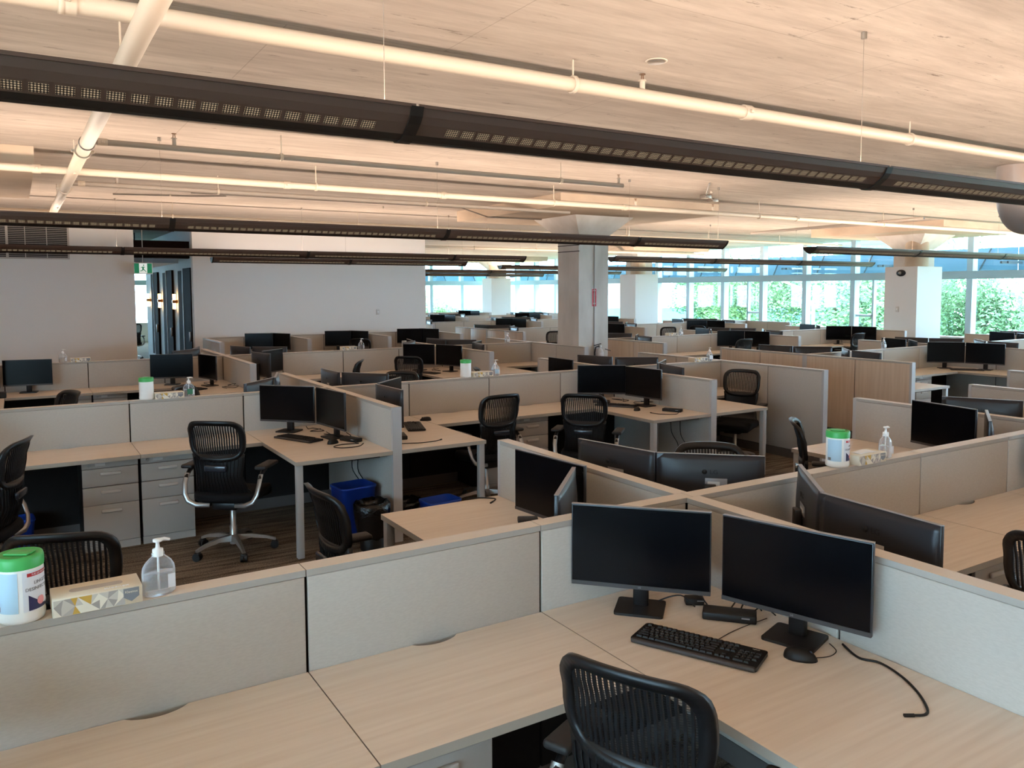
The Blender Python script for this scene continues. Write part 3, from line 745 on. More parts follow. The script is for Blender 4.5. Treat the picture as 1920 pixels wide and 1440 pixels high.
# ------------------------------------------------------------------ props on the partitions
def wrap_text(body, size, m, R, ang, z, tilt=0, slant=0):
    me = text_mesh(body, size, m, .0003).copy()
    for q in me.vertices:
        x, y, e = q.co.x, q.co.y, q.co.z
        a = ang+x/R; r = R+.0006+e*.5; q.co = (r*math.cos(a), r*math.sin(a), z+y+x*slant)
    return me
def patch(R, a0, a1, zf0, zf1, m, off=.0004, n=10):
    v = []; f = []
    for k in range(n+1):
        t = k/n; a = a0+(a1-a0)*t
        for z in (zf0(t), zf1(t)): v.append(((R+off)*math.cos(a), (R+off)*math.sin(a), z))
    for k in range(n): f.append((2*k,2*k+2,2*k+3,2*k+1))
    return G().add(v, f, 0, True).mesh('patch', m)
def wipes(x, y, z, label, rz=0, detail=True):
    t = thing('wipes_tub', label, 'wipes tub', (x,y,z), rz)
    R = .0575
    ob('tub', G().lathe([(.001,0),(R-.008,0),(R-.001,.004),(R+.001,.012),(R+.001,.024),(R-.0005,.03),(R-.0005,.15),(R-.003,.157),(.02,.158)],36).mesh('tub','wipe_body'), t)
    l = ob('lid', G().lathe([(R+.0015,.153),(R+.002,.178),(R-.001,.187),(R-.006,.188),(R-.009,.1855),(.001,.1855)],36).mesh('lid','green_lid'), t)
    ob('flip_cap', G().rbox(-.034,.034,-.02,.022,.1855,.1905,.002).mesh('cap2','green_lid'), l)
    if detail:
        c = lambda v: (lambda t: v)
        ob('label_panel', patch(R,-.95,.95,c(.034),c(.146),'bottle_label'), t)
        ob('side_label', patch(R,-2.45,-1.15,c(.034),c(.146),'label_blue'), t)
        ob('red_strip', patch(R,-.75,.95,c(.131),c(.141),'red_band',.0008), t); ob('red_strip_lettering', wrap_text('TUE LES MICROBES',  .007,'bottle_label',R+.0008,-.05,.136), t)
        ob('brand_lettering', wrap_text('LINGETTES',.013,'label_grey',R+.0006,.1,.112), t); ob('title_lettering', wrap_text('DESINFECTANTES',.013,'label_grey',R+.0006,.05,.095), t)
        ob('navy_corner', patch(R,-.72,.95,c(.036),lambda q: .080-.034*min(q*2.2,1)+.0*q,'navy',.0008), t)
        ob('seal', G().add([((R+.002)*math.cos(-.12+.21*math.cos(a)), (R+.002)*math.sin(-.12+.21*math.cos(a)), .058+.0125*math.sin(a)) for a in [2*PI*k/20 for k in range(20)]], [list(range(20))]).mesh('seal','pink'), t)
        ob('small_print', wrap_text('75 TOILES',.008,'bottle_label',R+.001,.5,.046), t)
        ob('barcode', patch(R,-2.35,-2.05,c(.038),c(.052),'label_grey',.0009), t)
    return t
def tissue(x, y, z, label, rz=0, tissue_up=False):
    t = thing('tissue_box', label, 'tissue box', (x,y,z), rz)
    w, d, h = .232, .115, .052
    ob('carton', G().rbox(-w/2,w/2,-d/2,d/2,0,h,.0015,seg=1).mesh('ctn','tissue_body'), t)
    rnd = random.Random(3); mats = ['tri_a','tri_b','tri_c','tri_d','tri_e']
    for sd in (-1, 1):
        n = 8; g = G(); yy = sd*(d/2+.0004)
        P = [[(-w/2+.003+(w-.05)*i/n+(rnd.uniform(-.008,.008) if 0 < i < n else 0), .002+(h-.005)*j/2+(rnd.uniform(-.006,.006) if j == 1 else 0)) for i in range(n+1)] for j in range(3)]
        for j in range(2):
            for i in range(n):
                a, b_, c, e = P[j][i], P[j][i+1], P[j+1][i+1], P[j+1][i]
                for tri in (((a,b_,c),(a,c,e)) if (i+j) % 2 else ((a,b_,e),(b_,c,e))):
                    f = [(0,1,2)] if sd < 0 else [(2,1,0)]
                    g.add([(p[0],yy,p[1]) for p in tri], f, 3 if rnd.random() < .09 else rnd.choice((0,1,2,2,4,0)))
        ob('facet_print', g.mesh('facets',*mats), t)
    s = .021; sh = [(-s,.046),(s,.046),(s,.02),(0,.006),(-s,.02)]
    b = ob('brand_shield', G().add([(x_,-d/2-.0008,z_) for x_, z_ in sh], [(0,4,3,2,1)]).mesh('shield','shield'), t, (w/2-.03,0,.002))
    ob('brand_lettering', text_mesh('Kleenex',.0105,'tri_c'), b, (0,-d/2-.0012,.035), rot=(PI/2,0,0))
    ob('opening', G().prism(rrect(-.07,.07,-.016,.016,.014,4), h, h+.0006).mesh('slot','tri_b'), t); ob('top_lettering', text_mesh('Kleenex',.02,'tissue_white'), t, (.05,-.036,h+.0004))
    if tissue_up: ob('sheet', G().sheet(lambda u,v: ((u-.5)*.13, (v-.5)*.06, h+.002+.012*math.sin(PI*u)*math.sin(PI*v)), 8, 6, .001).mesh('sheet','tissue_white'), t)
    return t
def sanitizer(x, y, z, label, rz=0, detail=True, tint=None):
    t = thing('sanitizer_bottle', label, 'bottle', (x,y,z), rz)
    def body(k=1.0, inset=0, top=None):
        prof = [(.001,.001),(.030,.0),(.0345,.006),(.0345,.07),(.033,.085),(.027,.1),(.018,.112),(.0135,.117),(.0135,.128)]
        pr = [(max(r-inset,.0005), z_+(inset if z_ < .01 else 0)) for r, z_ in prof]
        if top: pr = [q for q in pr if q[1] <= top]+[(pr[3][0],top),(.0005,top)]
        g = G().lathe(pr, 28); g.v = [(a*1.42, b*.82, c) for a, b, c in g.v]; return g
    ob('bottle_body', body().mesh('bb','bottle'), t)
    ob('gel', body(1,.0022,.066).mesh('gel','gel'), t)
    p = ob('pump', G().lathe([(.0155,.117),(.0155,.138),(.007,.14),(.0055,.152),(.0055,.16),(.013,.161),(.013,.168),(.001,.17)],20).mesh('pump','white_plastic'), t)
    ob('spout', G().tube([(0,0,.165),(.02,0,.166),(.036,0,.16)],.0055,8,r2=.004).mesh('spout','white_plastic'), p)
    ob('dip_tube', G().cyl((0,0,.01),(0,0,.12),.0035,8).mesh('dip','white_plastic'), p)
    ob('back_label', G().box(.018,.04,-.0262,-.0258,.02,.062).mesh('bl','bottle_label'), t)
    if tint: ob('front_label', G().box(-.024,.024,-.0282,-.0274,.022,.07).mesh('fl',tint), t)
    return t
zc = HP+.0005
wipes(-2.535, .005, zc, 'near wipes tub with green lid at the left edge', -PI/2+1.02)
tissue(-2.348, .012, zc, 'near tissue box with geometric print beside the wipes', .02)
sanitizer(-2.18, .0, zc, 'near clear sanitizer bottle with white pump', .2)
wipes(1.068, .01, zc, 'right-hand wipes tub with green lid on the partition', -PI/2+.55)
tissue(1.27, .0, zc, 'right-hand tissue box on the partition, sheet showing', 0, True)
sanitizer(1.47, .005, zc, 'right-hand sanitizer bottle with white pump', .1)
wipes(-1.60, ROW[1], zc, 'white wipes tub on the second-row partition at left', PI/2, False)
tissue(-1.425, ROW[1], zc, 'tissue box on the second-row partition at left'); sanitizer(-1.262, ROW[1], zc, 'sanitizer bottle with green label on the second-row partition', .2, True, 'label_green')
wipes(1.478, ROW[1], zc, 'white wipes tub on the middle partition', PI/2+.6, False)
tissue(1.665, ROW[1], zc, 'tissue box on the middle partition'); sanitizer(1.84, ROW[1], zc, 'sanitizer bottle on the middle partition', .1, True, 'label_blue')
sanitizer(-2.02, ROW[2], zc, 'small sanitizer bottle in front of the white wall at left', .1); tissue(-1.82, ROW[2], zc, 'tissue box in front of the white wall at left')
tissue(1.84, ROW[2], zc, 'tissue box in front of the white wall monitors'); sanitizer(2.05, ROW[2], zc, 'patterned sanitizer bottle in front of the white wall monitors', .1, True, 'label_grey')
tissue(4.83, ROW[1], zc, 'tissue box on the partition below the concrete column'); sanitizer(5.03, ROW[1], zc, 'sanitizer bottle on the partition below the concrete column', .1, True, 'bottle_label')
sanitizer(4.72, ROW[2], zc, 'sanitizer bottle on the partition left of the concrete column', .1, True, 'bottle_label')
sanitizer(5.62, 12.4+1.0, zc-.0005, 'far sanitizer bottle at the white wall end') if False else None
sanitizer(8.72, ROW[1], zc, 'white sanitizer bottle on the far right partition', .1, True, 'bottle_label')
sanitizer(8.8, ROW[2], zc, 'sanitizer bottle on the further right partition', .1, True, 'bottle_label'); tissue(8.55, ROW[2], zc, 'tissue box on the further right partition')
sanitizer(13.0, ROW[1], zc, 'sanitizer bottle on the partition at the right edge', .1, True, 'bottle_label')

# ------------------------------------------------------------------ desk items
def key_rows():
    """x centre, y row, width in key units for a full-size layout"""
    K = []
    K += [(.5,0,1)]+[(2.5+i+(i//4)*.5,0,1) for i in range(12)]
    K += [(.5+i,1.4,1) for i in range(13)]+[(14,1.4,2)]
    K += [(.75,2.4,1.5)]+[(2+i,2.4,1) for i in range(12)]+[(14.25,2.4,1.5)]
    K += [(.875,3.4,1.75)]+[(2.25+i,3.4,1) for i in range(11)]+[(13.875,3.4,2.25)]
    K += [(1.125,4.4,2.25)]+[(2.75+i,4.4,1) for i in range(10)]+[(13.625,4.4,2.75)]
    K += [(.625,5.4,1.25),(1.875,5.4,1.25),(3.125,5.4,1.25),(6.875,5.4,6.25),(10.625,5.4,1.25),(11.875,5.4,1.25),(13.125,5.4,1.25),(14.375,5.4,1.25)]
    for i in range(3): K += [(15.75+i,0,1),(15.75+i,1.4,1),(15.75+i,2.4,1)]
    K += [(16.75,4.4,1)]+[(15.75+i,5.4,1) for i in range(3)]
    for r in range(1, 5): K += [(19.1+i,r+.4,1) for i in range(3)]
    K += [(19.6,5.4,2),(21.1,5.4,1)]+[(22.1,r+.4,1) for r in (1,2)]+[(22.1,3.9,1)]
    return K
def keyboard(x, y, rz, label, detail=False, group=None):
    t = thing('keyboard', label, 'keyboard', (x,y,HD), rz, group)
    W2, D2 = .225, .078
    ob('housing', cached('kbh', lambda: G().prism(rrect(-W2,W2,-D2,D2,.012,3), .003, .016).mesh('kbh','black_plastic')), t)
    ob('front_lip', cached('kbl', lambda: G().rbox(-W2+.004,W2-.004,-D2-.004,-D2+.016,.002,.017,.005).mesh('kbl','monitor_bezel')), t)
    U = .0188; K = key_rows(); legs = 'ESC'
    px = lambda u: -.212+u*U
    py = lambda v: .062-v*.0196
    if detail:
        for u, v, wd in K:
            w_ = wd*U-.0022
            me = cached(('key', round(w_,4)), lambda: G().add([(-w_/2,-.0085,0),(w_/2,-.0085,0),(w_/2,.0085,0),(-w_/2,.0085,0),(-w_/2+.0018,-.006,.0055),(w_/2-.0018,-.006,.0055),(w_/2-.0018,.0072,.0055),(-w_/2+.0018,.0072,.0055)], [(4,5,6,7),(0,1,5,4),(1,2,6,5),(2,3,7,6),(3,0,4,7)]).mesh('key','key'))
            ob('key', me, t, (px(u),py(v),.016))
        rows = [('1234567890-=',1.4,1.5),('QWERTYUIOP[]',2.4,2),('ASDFGHJKL;\'',3.4,2.25),('ZXCVBNM,./',4.4,2.75)]
        g = G()
        def put(ch, u, v, s=.0075):
            me = text_mesh(ch, s, 'legend', 0)
            g.add([(px(u)-.0025+q.co.x, py(v)+.003+q.co.y, .0218) for q in me.vertices], [list(p.vertices) for p in me.polygons])
        for s_, v, u0 in rows:
            for i, ch in enumerate(s_): put(ch, u0+i, v)
        for i in range(12): put('F%d' % (i+1), 2.5+i+(i//4)*.5, 0, .005)
        for i, ch in enumerate('789'): put(ch,19.1+i,1+.4+1)
        for i, ch in enumerate('456'): put(ch,19.1+i,3.4)
        for i, ch in enumerate('123'): put(ch,19.1+i,4.4)
        for ch, u, v in (('esc',.5,0),('tab',.6,2.4),('caps',.7,3.4),('shift',.9,4.4),('ctrl',.6,5.4),('alt',3.1,5.4),('ins',15.75,1.4),('home',16.75,1.4),('pg',17.75,1.4),('del',15.75,2.4),('end',16.75,2.4),('pg',17.75,2.4)): put(ch,u,v,.0048)
        lg = ob('key_legends', g.mesh('legends','legend'), t); lg['kind'] = 'stuff'
        ob('brand_lettering', text_mesh('logitech',.008,'legend'), t, (.186,.066,.0165))
    else:
        def mk():
            g = G()
            for u, v, wd in K:
                w_ = wd*U-.0022; g.box(px(u)-w_/2,px(u)+w_/2,py(v)-.008,py(v)+.008,.016,.021)
            return g.mesh('keys','key')
        kk = ob('key_field', cached('keyfield', mk), t); kk['kind'] = 'stuff'
    return t
def mouse(x, y, rz, label):
    def mk():
        g = G(); nu, nv = 16, 8; v = []; f = []
        for j in range(nv+1):
            b = (j/nv)*PI/2
            for i in range(nu):
                a = 2*PI*i/nu; r = math.cos(b)
                X = .056*math.cos(a)*(abs(r)**.6 if r > 0 else 0); Y_ = .032*math.sin(a)*(1-.12*math.cos(a))*(abs(r)**.6 if r > 0 else 0)
                v.append((X, Y_, .036*math.sin(b)*(1-.25*math.cos(a)*r)+.001))
        for j in range(nv):
            for i in range(nu): f.append((j*nu+i, j*nu+(i+1)%nu, (j+1)*nu+(i+1)%nu, (j+1)*nu+i))
        f.append(list(range(nu))[::-1]); return g.add(v, f, 0, True).mesh('mouse','black_plastic')
    t = thing('computer_mouse', label, 'mouse', (x,y,HD), rz)
    ob('shell', cached('mouse', mk), t)
    ob('scroll_wheel', cached('wheel', lambda: G().cyl((.03,-.004,.026),(.03,.004,.026),.009,12).mesh('wheel','chair_gloss')), t)
    return t
def dock(x, y, rz, label, w=.2, d=.08, h=.032, z=HD):
    t = thing('docking_station', label, 'dock', (x,y,z), rz)
    ob('case', rboxm(w,d,h,'black_plastic',.006), t)
    ob('indicator', boxm(.03,.003,.004,'monitor_edge'), t, (w*.3,-d/2-.001,h*.6))
    return t
def cable(pts, label, r=.0028, group=None, plug=None, cat='cable', m='cable'):
    P = [Vector(p) for p in pts]; out = []
    for i in range(len(P)-1):
        p0, p1, p2, p3 = P[max(i-1,0)], P[i], P[i+1], P[min(i+2,len(P)-1)]
        for k in range(6):
            t = k/6; out.append(.5*((2*p1)+(-p0+p2)*t+(2*p0-5*p1+4*p2-p3)*t*t+(-p0+3*p1-3*p2+p3)*t*t*t))
    out.append(P[-1]); o0 = P[0].copy(); out = [q-o0 for q in out]
    t = thing('power_cable' if plug else 'cable', label, cat, o0, 0, group)
    ob('cord', G().tube(out, r, 6).mesh('cord',m), t)
    if plug: ob('plug', G().tube([out[-1], out[-1]+(out[-1]-out[-3]).normalized()*plug], .006, 6).mesh('plug',m), t)
    return t
zd = HD+.004
keyboard(-.525, -.602, math.atan2(-.407,.194)+.0, 'black full-size keyboard on the nearest desk', True)
mouse(-.285, -.845, -1.0, 'black mouse beside the nearest keyboard')
dock(-.235, -.478, -.85, 'black docking box between the nearest monitors'); dock(-.245, -.30, -.6, 'small black adapter behind the nearest left monitor', .075, .045, .03)
cable([(-.072,-.856,zd),(-.116,-.95,zd),(-.09,-1.013,zd),(-.117,-1.106,zd),(-.171,-1.194,zd),(-.238,-1.265,zd),(-.277,-1.283,zd),(-.31,-1.268,zd)], 'thick black cable lying loose on the nearest desk', .0042, plug=.03)
cable([(-.242,-.871,zd-.001),(-.19,-.89,zd-.001),(-.135,-.876,zd-.001),(-.105,-.826,zd-.001)], 'thin mouse cord on the nearest desk', .0016)
cable([(-.414,-.593,zd),(-.33,-.575,zd),(-.237,-.565,zd),(-.12,-.56,zd)], 'thin keyboard cord on the nearest desk', .0016)
for i, (a, b) in enumerate((((-.20,-.45,HD+.02),(-.09,-.40,HD+.03)),((-.19,-.49,HD+.02),(-.08,-.47,HD+.02)),((-.18,-.53,HD+.02),(-.07,-.53,HD+.015)),((-.26,-.40,HD+.02),(-.20,-.28,HD+.015)),((-.30,-.36,HD+.02),(-.36,-.22,HD+.01)))):
    mid = ((a[0]+b[0])/2+.02*(-1)**i,(a[1]+b[1])/2,HD+.045); cable([a, mid, b, (b[0],b[1]-.03,zd)], 'short black cord behind the nearest docking box', .003, 'cords behind the nearest docking box')
def seat_items(nm, kx, ky, kr, mx, my, dx, dy, dr, path):
    keyboard(kx, ky, kr, 'black keyboard in the '+nm); mouse(mx, my, kr+PI/2, 'black mouse in the '+nm); dock(dx, dy, dr, 'black docking box in the '+nm)
    if path: cable([(a,b,zd) for a, b in path], 'black cable lying on the desk in the '+nm, .004, plug=.025)
seat_items('cubicle with the blue bin', -.515, 4.10, -1.15, -.33, 3.76, -.165, 3.79, -1.2, [(-.12,3.62),(-.2,3.52),(-.33,3.52),(-.38,3.60),(-.3,3.66),(-.18,3.64)])
seat_items('cubicle right of the blue bin', .57, 4.12, 1.25, .82, 4.40, .25, 3.69, 1.3, [(.09,3.45),(.2,3.41),(.291,3.377),(.415,3.38),(.48,3.41)])
seat_items('cubicle in front of the concrete column', X1-.50, 4.15, -1.0, 2.96, 3.78, 3.22, 3.53, -1.1, [(3.20,3.42),(3.10,3.36),(2.98,3.45),(2.96,3.55)])
dock(-.205, .99, -.5, 'black docking box on the desk behind the front partition', .11, .09, .03)
cable([(-.25,1.60,zd),(-.17,1.585,zd),(-.10,1.52,zd),(-.15,1.465,zd)], 'short cable on the desk behind the front partition', .004, plug=.03)
cable([(-.42,.72,zd),(-.5,.68,zd),(-.56,.66,zd)], 'dark pen lying on the desk behind the front partition', .004, cat='pen')
for i in range(9):     # tangles behind second-row monitors
    xx, yy = ((-.3,4.3),(-.2,4.0),(3.2,4.3),(3.3,4.0),(.3,4.2),(-.35,8.5),(-.15,8.3),(3.1,8.7),(-.2,8.15))[i]
    rr = random.Random(i); P = [(xx+rr.uniform(-.1,.1), yy+rr.uniform(-.14,.14), zd+rr.uniform(0,.05)) for _ in range(6)]
    cable(P, 'tangled black cord behind desk monitors in the %s' % ('third row' if yy > 6 else 'second row'), .0035, 'tangled cords behind %s monitors' % ('third-row' if yy > 6 else 'second-row'))
keyboard(-.64, 8.33, -1.0, 'black keyboard in the third-row cubicle behind the left wipes tub'); keyboard(2.76, 8.42, -1.1, 'black keyboard in the third-row cubicle with the blue-lit monitors')
dock(-2.9, 8.72, 0, 'black docking box in the third-row cubicle at the left edge', .5, .2, .06); keyboard(XB+W_-.5, ROW[1]-.62, -.9, 'black keyboard in the nearer right cubicle row')
# hanging cords under the second-row desks
for i, (a, b) in enumerate(((-.07,3.82),(-.09,3.9),(3.38,3.72),(3.35,3.55))):
    cable([(a,b,.70),(a-.05,b-.06,.5),(a+.01,b-.1,.35),(a-.06,b-.12,.22),(a-.02,b-.05,.15)], 'black cord hanging under a second-row desk', .004, 'cords hanging under second-row desks')

# bins
def bin_(x, y, rz, label, h=.4, w=.3, d=.22, m='bin_blue'):
    t = thing('waste_bin', label, 'bin', (x,y,0), rz)
    def ring(k, z, off=0): return [(a*k+math.copysign(off,a), b*k+math.copysign(off,b), z) for a, b in rrect(-w/2,w/2,-d/2,d/2,.04,4)]
    lay = [ring(.8,0),ring(1,h-.02),ring(1.04,h-.018),ring(1.04,h),ring(.97,h),ring(.78,.02)]
    n = len(lay[0]); v = [q for L in lay for q in L]
    f = [(i*n+j, i*n+(j+1)%n, (i+1)*n+(j+1)%n, (i+1)*n+j) for i in range(len(lay)-1) for j in range(n)]+[list(range(n))[::-1],[5*n+j for j in range(n)]]
    ob('tub', G().add(v, f, 0, True).mesh('bin',m), t); return t
def bag_bin(x, y, label, h=.38, w=.24):
    t = thing('waste_bin', label, 'bin', (x,y,0), .3)
    ob('tub', G().lathe([(.09,0),(w/2-.01,h-.03),(w/2-.02,h-.03),(.08,.01)],16).mesh('bt','black_plastic'), t)
    rr = random.Random(5); prof = [(.105,.1),(.125,.2),(w/2+.012,h-.06),(w/2+.015,h),(w/2-.01,h+.02),(w/2-.04,h-.02),(.05,h-.12),(.001,h-.14)]
    g = G().lathe(prof, 28); g.v = [(a*(1+rr.uniform(-.07,.07)), b*(1+rr.uniform(-.07,.07)), c+rr.uniform(-.008,.008)) for a, b, c in g.v]
    ob('bag', g.mesh('bag','bag_black'), t); return t
bin_(-.26, 3.50, .1, 'blue recycling bin under the second-row desk', .44, .3, .25)
bag_bin(-.24, 3.16, 'black bag-lined bin beside the blue recycling bin', .36, .25)
bin_(.40, 3.26, .1, 'small blue bin lying low beyond the front partition desk', .28, .3, .22)
bag_bin(.20, 3.48, 'black bag-lined bin beside the small blue bin', .24, .24)
bin_(-2.58, 4.56, .1, 'blue bin deep under the left second-row desk', .26, .24, .2)

# ------------------------------------------------------------------ pendant lights
FPROF = [(-.125,.105),(-.112,.074),(-.092,.05),(-.050,.019),(-.022,.003),(0,0),(.022,.003),(.050,.019),(.092,.05),(.112,.074),(.125,.105)]
def fixture_meshes(L):
    prof = FPROF; g = G(); n = len(prof); v = [(x,y,z) for x in (-L/2+.006, L/2-.006) for y, z in prof]
    g.add(v, [(i, n+i, n+i+1, i+1) for i in range(n-1)], 0, False); g.m[-(n-1):] = [1 if 3 <= i <= 6 else 0 for i in range(n-1)]
    v = [(x,y*.95,z+.005) for x in (-L/2+.006, L/2-.006) for y, z in prof]
    g.add(v, [(i+1, n+i+1, n+i, i) for i in range(n-1)], 2)
    for s in (-1, 1): g.box(-L/2+.006,L/2-.006,s*.125-.004,s*.125+.004,.1,.112,0)
    return g.mesh('housing','fixture','fixture_dark','fixture_inner')
def endcap(m):
    prof = [(y*1.05, z*1.04-.005) for y, z in FPROF]
    n = len(prof); v = [(x,y,z) for x in (-.012,.012) for y, z in prof]
    return G().add(v, [list(range(n)), list(range(n,2*n))[::-1]]+[(i,(i+1)%n,n+(i+1)%n,n+i)[::-1] for i in range(n)]).mesh('joint',m)
PERF_ANG = math.atan2(.031, .042)
def perf_box(xs, sd):
    g = G(); c, s_ = math.cos(PERF_ANG), math.sin(PERF_ANG)
    for xx in xs: g.box(xx-.0245,xx+.0245,-.016,.016,-.0016,-.0004)
    return g
def light_profile(ld):     # batwing output of an indirect pendant: more light towards the sides than straight up
    ld.use_nodes = True; nt = ld.node_tree; em = [n for n in nt.nodes if n.type == 'EMISSION'][0]
    geo = nt.nodes.new('ShaderNodeNewGeometry'); dp = nt.nodes.new('ShaderNodeVectorMath'); dp.operation = 'DOT_PRODUCT'
    nt.links.new(geo.outputs['Normal'], dp.inputs[0]); nt.links.new(geo.outputs['Incoming'], dp.inputs[1])
    ab = nt.nodes.new('ShaderNodeMath'); ab.operation = 'ABSOLUTE'; nt.links.new(dp.outputs['Value'], ab.inputs[0])
    mx = nt.nodes.new('ShaderNodeMath'); mx.operation = 'MAXIMUM'; mx.inputs[1].default_value = .26; nt.links.new(ab.outputs[0], mx.inputs[0])
    pw = nt.nodes.new('ShaderNodeMath'); pw.operation = 'POWER'; pw.inputs[1].default_value = -2.6; nt.links.new(mx.outputs[0], pw.inputs[0])
    ml = nt.nodes.new('ShaderNodeMath'); ml.operation = 'MULTIPLY'; ml.inputs[1].default_value = .42; nt.links.new(pw.outputs[0], ml.inputs[0])
    nt.links.new(ml.outputs[0], em.inputs['Strength'])
def pendant(x0, x1, y, label, z=2.535, near=False, group=None, wires=(0,1), lit=1.0):
    L = x1-x0; t = thing('pendant_light', label, 'light', ((x0+x1)/2,y,z), 0, group)
    ob('housing', cached(('fx', round(L,3)), lambda: fixture_meshes(L)), t)
    for s in (-1, 1): ob('end_joint', cached('joint', lambda: endcap('fixture_dark')), t, (s*(L/2-.012),0,0))
    for k in wires: ob('suspension_wire', cached('wire', lambda: G().cyl((0,0,.06),(0,0,ZC-2.535-.03),.0014,5).mesh('wire','wire')), t, ((-1 if k == 0 else 1)*(L/2-.07),0,0)); 
    for k in wires: ob('wire_anchor', cached('anch', lambda: G().cyl((0,0,ZC-2.535-.035),(0,0,ZC-2.535-.001),.016,8).mesh('anch','conduit')), t, ((-1 if k == 0 else 1)*(L/2-.07),0,0))
    nn = int((L-.22)/.0655); xs = [(k-(nn-1)/2)*  .0655 for k in range(nn)]
    loc = lambda sd: (0, sd*.071, .0345); ro = lambda sd: (sd*PERF_ANG, 0, 0)
    one = cached('perf', lambda: perf_box([0], 1).mesh('perf','perforated')); many = cached(('perfs', nn), lambda: perf_box(xs, 1).mesh('perfs','perforated'))
    if near:
        for xx in xs: ob('perforated_strip', one, t, (xx, -.071, .0345), rot=ro(-1))
    else:
        q = ob('perforated_strips', many, t, loc(-1), rot=ro(-1)); q['kind'] = 'stuff'
    q = ob('perforated_strips', many, t, loc(1), rot=ro(1)); q['kind'] = 'stuff'
    if lit:
        ld = bpy.data.lights.new('uplight', 'AREA'); ld.shape = 'RECTANGLE'; ld.size = L-.15; ld.size_y = .22; ld.energy = LAMP_POWER*lit*L/2.75; ld.color = LAMP_COLOUR
        lo = bpy.data.objects.new('uplight', ld); COL.objects.link(lo); lo.parent = t; light_profile(ld); lo.location = (0,0,.1); lo.rotation_euler = (PI,0,0)
ORD = ['first','second','third','fourth','fifth','sixth']
def light_row(y, edges, desc, near, group=None, lit=1.0):
    n = len(edges)-1
    for i in range(n):
        lb = desc if group else '%s segment from the left of the %s' % (ORD[i], desc)
        pendant(edges[i], edges[i+1], y, lb, near=near, group=group, wires=(1,), lit=lit)
light_row(.145, [-6.79,-4.04,-1.29,1.46,4.21,6.96], 'nearest dark pendant light line', True, lit=.8)
light_row(5.20, [-6.8,-4.05,-1.3,1.44,4.1,5.65], 'second dark pendant light line', True, lit=.88)
light_row(10.58, [-6.6,-3.9,-1.14,1.63,4.35,5.9], 'third dark pendant light line', False, lit=.85)
light_row(13.5, [.7,3.45,6.2], 'dark pendant light line by the white wall', False, lit=.15)
light_row(5.5, [7.86,10.6,13.35,16.1], 'grey pendant light line before the right boxed column', False)
light_row(9.75, [7.4,10.15,12.9,15.65], 'grey pendant light line behind the concrete column', False)
FG = 'far pendant lights by the windows'
for y, e in ((15.4,[8.25,11,13.75,16.5]),(20.2,[8,10.75,13.5,16.2]),(25.2,[8,10.75,13.5,16.2]),(.145,[7.9,10.65,13.4,16.15])):
    light_row(y, e, 'thin pendant light among the far ones by the windows', False, FG)
light_row(-4.9, [-6.79,-4.04,-1.29,1.46,4.21,6.96,9.7], 'added unseen pendant light line behind the viewpoint', False)  # extra row out of view, added to light the near desks

# ------------------------------------------------------------------ sprinkler pipes and ceiling fittings
def hanger(p, x, y, z, r):
    o = ob('hanger', G().cyl((0,0,0),(0,0,ZC-z),.006,6).mesh('hg','pipe'), p, (x,y,z)); ob('clevis', G().lathe([(r+.012,-.012),(r+.012,.012)],14).mesh('cl','pipe'), o, (0,0,0), rot=(0,PI/2,0)); return o
def coupling(p, x, y, z, r, axis='x'):
    g = G(); a = (-.035,0,0); b = (.035,0,0)
    g.cyl(a, b, r*1.2, 16); g.rbox(-.014,.014,-r*1.6,-r*1.1,-.012,.012,.005); g.rbox(-.014,.014,r*1.1,r*1.6,-.012,.012,.005)
    return ob('coupling', g.mesh('cpl','pipe'), p, (x,y,z), 0 if axis == 'x' else PI/2)
def sprinkler(p, x, y, z, up=True, m='pipe'):
    s = 1 if up else -1
    o = ob('sprinkler_head', G().cyl((0,0,0),(0,0,s*.06),.017,10).cyl((0,0,s*.055),(0,0,s*.062),.024,10).mesh('tee',m), p, (x,y,z))
    ob('deflector', G().cyl((-.009,0,s*.06),(-.006,0,s*.095),.003,6).cyl((.009,0,s*.06),(.006,0,s*.095),.003,6).cyl((0,0,s*.095),(0,0,s*.099),.02,12).mesh('dfl','brass'), o)
def pipe_x(label, x0, x1, y, z, r, hang=(), coup=(), spr=(), m='pipe', spr_up=True, elbows=()):
    t = thing('sprinkler_pipe', label, 'pipe', (0,y,z))
    ob('tube', G().cyl((x0,0,0),(x1,0,0),r,18).mesh('tube',m), t)
    for x in hang: hanger(t, x, 0, 0, r).location = (x,0,0)
    for x in coup: coupling(t, x, 0, 0, r)
    for x in spr: sprinkler(t, x, 0, r*.8 if spr_up else -r*.8, spr_up, m)
    return t
def hang_fix(z): pass
def hanger(p, x, y, z, r):
    pz = p.location.z; h = ZC-pz
    o = ob('hanger', G().cyl((0,0,r),(0,0,h-.001),.006,6).mesh('hg','pipe'), p, (x,0,0))
    ob('clevis', G().lathe([(r+.004,-.012),(r+.009,-.012),(r+.009,.012),(r+.004,.012)],16).mesh('cl','pipe'), o, (0,0,0), rot=(0,PI/2,0)); return o
pipe_x('large white sprinkler pipe nearest overhead', -9, 17.9, 1.36, 3.215, .043, (-2.3,.36,3.76,6.8), (-2.28,1.84,5.9), (.9,), spr_up=True)
pipe_x('white sprinkler pipe running before the concrete column', -9, 17.9, 6.1, 3.13, .036, (.34,3.51,7.4,10.6), (-2.3,.02,1.9,4.7,8.3), (4.9,6.4))
pipe_x('white sprinkler pipe near the white wall', -9, 7.5, 10.75, 3.13, .04, (-.4,2.6,5.2), (.9,3.8))
pipe_x('grey branch pipe under the near ceiling', -1.99, 3.4, 4.57, 3.17, .026, (-.47,2.54), (-1.88,), (-1.35,3.34), 'pipe_grey')
